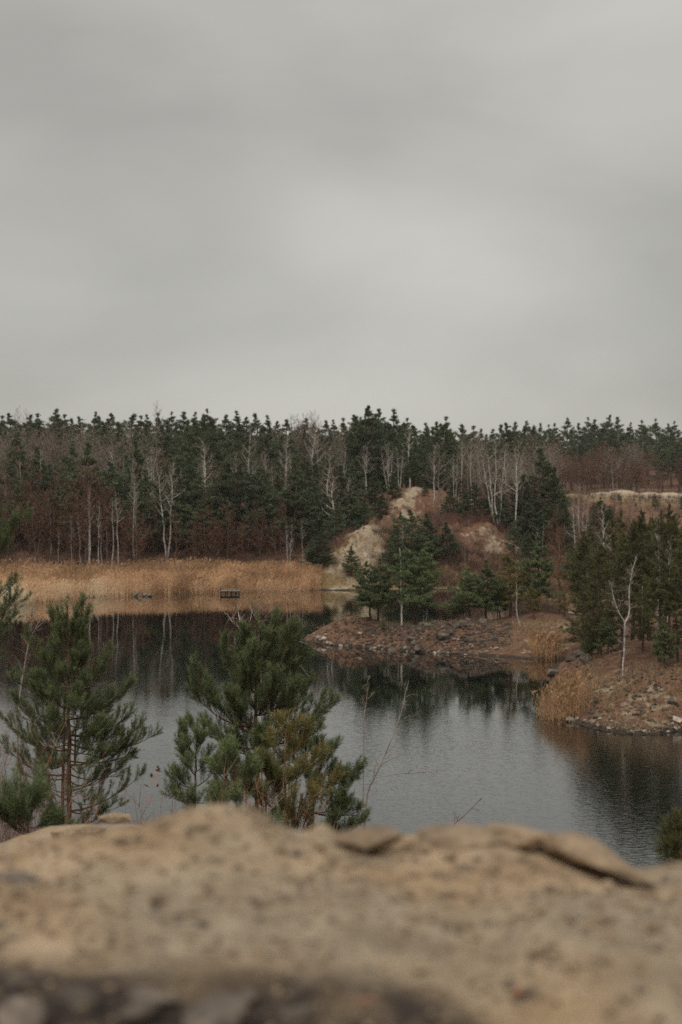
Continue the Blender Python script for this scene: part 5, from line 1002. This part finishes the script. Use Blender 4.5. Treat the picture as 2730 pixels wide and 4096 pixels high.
# ------------------------------------------------------------------ earth bank in front of the camera, its stones and leaves
crest_px = [-600, 0, 150, 300, 500, 650, 780, 900, 1000, 1100, 1180, 1235, 1285, 1340, 1500, 1640, 1800, 2000, 2150, 2300, 2450, 2560, 2730, 3400]
crest_py = [3420, 3390, 3368, 3330, 3280, 3250, 3212, 3204, 3220, 3275, 3318, 3330, 3295, 3330, 3380, 3380, 3370, 3370, 3385, 3435, 3498, 3524, 3506, 3490]
DC = 3.15
def bank_z(x, y):
    x = np.asarray(x, float); y = np.asarray(y, float)
    pxx = x / np.maximum(y, 0.5) * F + 1365; dc = DC + 0.10 * np.sin(x * 3.1)
    zc = Z(np.interp(x / DC * F + 1365, crest_px, crest_py), DC)
    zb = 14.235 - 0.03 * x                       # the trodden ledge
    up = sstep(2.55, 3.1, y) ; z = zb * (1 - up) + np.maximum(zc, zb - 0.10) * up + (zc - np.maximum(zc, zb - 0.10)) * up
    z = z - 0.055 * sstep(2.45, 1.9, y) - 0.10 * sstep(2.25, 1.6, y)
    fall = np.maximum(y - (dc + 0.05), 0); z = z - 1.6 * fall ** 1.4 * 1.8
    z = z + 0.024 * fbm(x * 4, y * 5, 51, 4) + 0.010 * fbm(x * 14, y * 18, 52, 3)
    return z - 1.2 * sstep(1.9, 2.6, np.abs(x)) 
bx = np.arange(-2.6, 2.6, 0.013); by = np.arange(0.7, 4.3, 0.013)
BX, BY = np.meshgrid(bx, by); BZ = bank_z(BX, BY)
nx, ny = len(bx), len(by); i = (np.arange(ny - 1)[:, None] * nx + np.arange(nx - 1)[None, :]).ravel()
hum = sstep(2.36, 2.24, BY + 0.08 * fbm(BX * 2.2, BY * 2.2, 61, 3) + 0.26 * sstep(0.0, 0.45, BX)) * np.clip(0.95 + 0.7 * fbm(BX * 7, BY * 12, 62, 3), 0, 1)
g = Geo(); g.add(np.stack([BX, BY, BZ], -1), np.concatenate([np.stack([i, i + 1, i + nx + 1], 1), np.stack([i, i + nx + 1, i + nx], 1)]), hum.ravel())
tag(link('earth_bank', g.mesh('earth_bank', M['bank'], True)), kind='structure')
rng = np.random.default_rng(88)
def bpts(n, y0, y1): y = rng.uniform(y0, y1, n); return np.stack([rng.uniform(-0.30, 0.30, n) * y, y], 1)
scatter('gravel', 'tan and brown grit scattered over the earth bank', rng, bpts(1500, 2.1, 3.25), 0.006, 0.020, 'rock_tan', 0.6, bank_z)
scatter('gravel', 'earth clods lying on the earth bank', rng, bpts(170, 2.3, 3.1), 0.014, 0.040, 'rock_tan', 0.45, bank_z)
scatter('gravel', 'dark crumbs and chips scattered over the earth bank', rng, bpts(160, 1.9, 3.2), 0.008, 0.028, 'rock_dark', 0.5, bank_z)
scatter('gravel', 'pale chips scattered over the earth bank', rng, bpts(420, 2.3, 3.2), 0.006, 0.020, 'rock_pale', 0.5, bank_z)
fs = [stone_mesh(500 + k, 'rock_tan', 0.36, 0.22, 2, False, 9) for k in range(6)]; gs_ = [stone_mesh(520 + k, 'rock_dark', 0.5, 0.15, 2, True, 5) for k in range(4)]; ps = [stone_mesh(540 + k, 'rock_pale', 0.5, 0.15, 2, True, 5) for k in range(3)]
def near_stone(me, px, py, d, s, lb, sc=(1, 1, 1), rz=0.0, tilt=(0, 0), grp='stones on the earth bank'):
    w = W(px, py, d); o = link('stone', me, None, w); o.rotation_euler = (tilt[0], tilt[1], rz); o.scale = (s * sc[0], s * sc[1], s * sc[2]); return tag(o, lb, 'stone', grp)
near_stone(fs[0], 1490, 3355, 3.1, 0.175, 'smooth rounded flat stone on the ridge, first right of the notch', (1, 0.9, 0.85), 0.1)
near_stone(fs[1], 1840, 3352, 3.13, 0.24, 'long flat stone slab on the ridge crest', (1.15, 0.9, 0.62), 0.0, (0.05, 0))
near_stone(fs[2], 2070, 3345, 3.16, 0.22, 'tan stone slab overlapping the long slab on the ridge', (1.1, 0.9, 0.75), 0.2, (0, 0.06))
near_stone(fs[3], 1930, 3420, 3.05, 0.17, 'low flat stone lying under the ridge slabs', (1.1, 0.8, 0.5), 0.1)
near_stone(fs[4], 2370, 3428, 3.12, 0.25, 'sloping brown stone at the right end of the ridge', (1.15, 0.9, 0.8), 0.0, (0, 0.42))
near_stone(fs[5], 30, 3620, 2.75, 0.16, 'grey stone half buried at the left edge of the bank', (1.0, 1, 0.9))
near_stone(gs_[0], 2330, 3740, 2.6, 0.05, 'grey pebble on the right of the bank'); near_stone(gs_[1], 60, 3520, 2.8, 0.10, 'grey stone at the left edge above the half-buried one', (1.2, 1, 0.8))
near_stone(ps[0], 2185, 3655, 2.65, 0.026, 'small pale pebble near the right of the bank'); near_stone(ps[1], 970, 3480, 2.95, 0.03, 'pale chip at the middle of the bank'); near_stone(ps[2], 1890, 3702, 2.55, 0.024, 'whitish pebble right of centre on the bank')
for k, (px, py, d, s, me_) in enumerate(((610, 3990, 2.2, 0.085, gs_[2]), (560, 4050, 2.12, 0.07, gs_[0]), (860, 4070, 2.1, 0.13, gs_[3]), (300, 4010, 2.18, 0.09, gs_[1]), (720, 3935, 2.27, 0.06, gs_[3]), (1210, 4060, 2.1, 0.06, gs_[1]), (980, 3990, 2.2, 0.05, gs_[0]), (80, 4070, 2.1, 0.12, gs_[2]))):
    near_stone(me_, px, py, d, s, ('grey stone in the dark soil at the bottom left', 'grey stone chip in the dark soil at the bottom', 'large dark rounded stone at the bottom edge', 'brownish stone at the lower left in dark soil', 'flat grey chip on the border of the dark soil', 'grey stone at the bottom middle', 'small grey stone between the bottom stones', 'dark stone in the bottom left corner')[k], (1.2, 1, 0.8), k * 0.7)
for k, (px, py, d) in enumerate(((1420, 4012, 2.16), (2060, 3985, 2.2))):
    gl = Geo(); gl.add([(0, 0, 0), (0.016, 0.008, 0.006), (0.035, 0, 0.002), (0.016, -0.012, 0.008)], [(0, 1, 2), (0, 2, 3)], 0.7)
    w = W(px, py, d); tag(link('fallen_leaf', gl.mesh('fallen_leaf', M['leaf_red']), None, (w[0], w[1], max(w[2], float(bank_z([w[0]], [w[1]])[0]) + 0.01)), k * 1.1), ('orange fallen leaf in the dark soil at the bottom', 'small orange-brown leaf on the bank right of the dark soil')[k], 'leaf')
ar = [stone_mesh(560 + k, 'rock_tan', 0.75, 0.08, 1, False, 6) for k in range(3)]
for me_, px, py, d, s, lb, sc in ((ar[0], 270, 3350, 7.2, 0.26, 'angular brown rock behind the left of the ridge', (1.0, 1, 1)), (ar[1], 345, 3345, 7.6, 0.25, 'flat-topped rock beside the angular rock', (1.2, 1, 0.9)), (ar[2], 460, 3275, 8.6, 0.24, 'pale-topped flat rock further behind the ridge', (1.3, 1, 0.5))):
    near_stone(me_, px, py, d, s * 0.85, lb, sc, 0.4, grp='rocks behind the ridge')
w0 = W(330, 3420, 7.5)
g = Geo(); gx_ = np.linspace(-1.2, 1.4, 40); gy_ = np.linspace(-0.9, 2.0, 30); a_, b_ = np.meshgrid(gx_, gy_); zz_ = -0.05 - 0.9 * np.clip(np.hypot(a_ / 1.3, (b_ - 0.4) / 1.2) - 0.4, 0, 1) ** 1.3 + 0.05 * fbm(a_ * 3, b_ * 3, 71, 3)
i = (np.arange(29)[:, None] * 40 + np.arange(39)[None, :]).ravel(); g.add(np.stack([a_, b_, zz_], -1), np.concatenate([np.stack([i, i + 1, i + 41], 1), np.stack([i, i + 41, i + 40], 1)]), 0.1)
tag(link('earth_shelf', g.mesh('earth_shelf', M['bank'], True), None, w0), kind='structure')

# ------------------------------------------------------------------ the damp air
g = Geo(); g.box((-1600, -80, -5.5), (1600, 3050, 48)); me = g.mesh('haze', M['water'])
hm = bpy.data.materials.new('haze'); hm.use_nodes = True; hn = hm.node_tree; hn.nodes.clear()
ho = hn.nodes.new('ShaderNodeOutputMaterial'); hv = hn.nodes.new('ShaderNodeVolumePrincipled')
hv.inputs['Color'].default_value = (0.97, 0.98, 0.98, 1); hv.inputs['Density'].default_value = 0.00008; hv.inputs['Anisotropy'].default_value = 0.2
hn.links.new(hv.outputs[0], ho.inputs['Volume'])
me.materials.clear(); me.materials.append(hm)
tag(link('haze', me), 'thin damp haze lying over the quarry lake', 'haze', None, 'stuff')
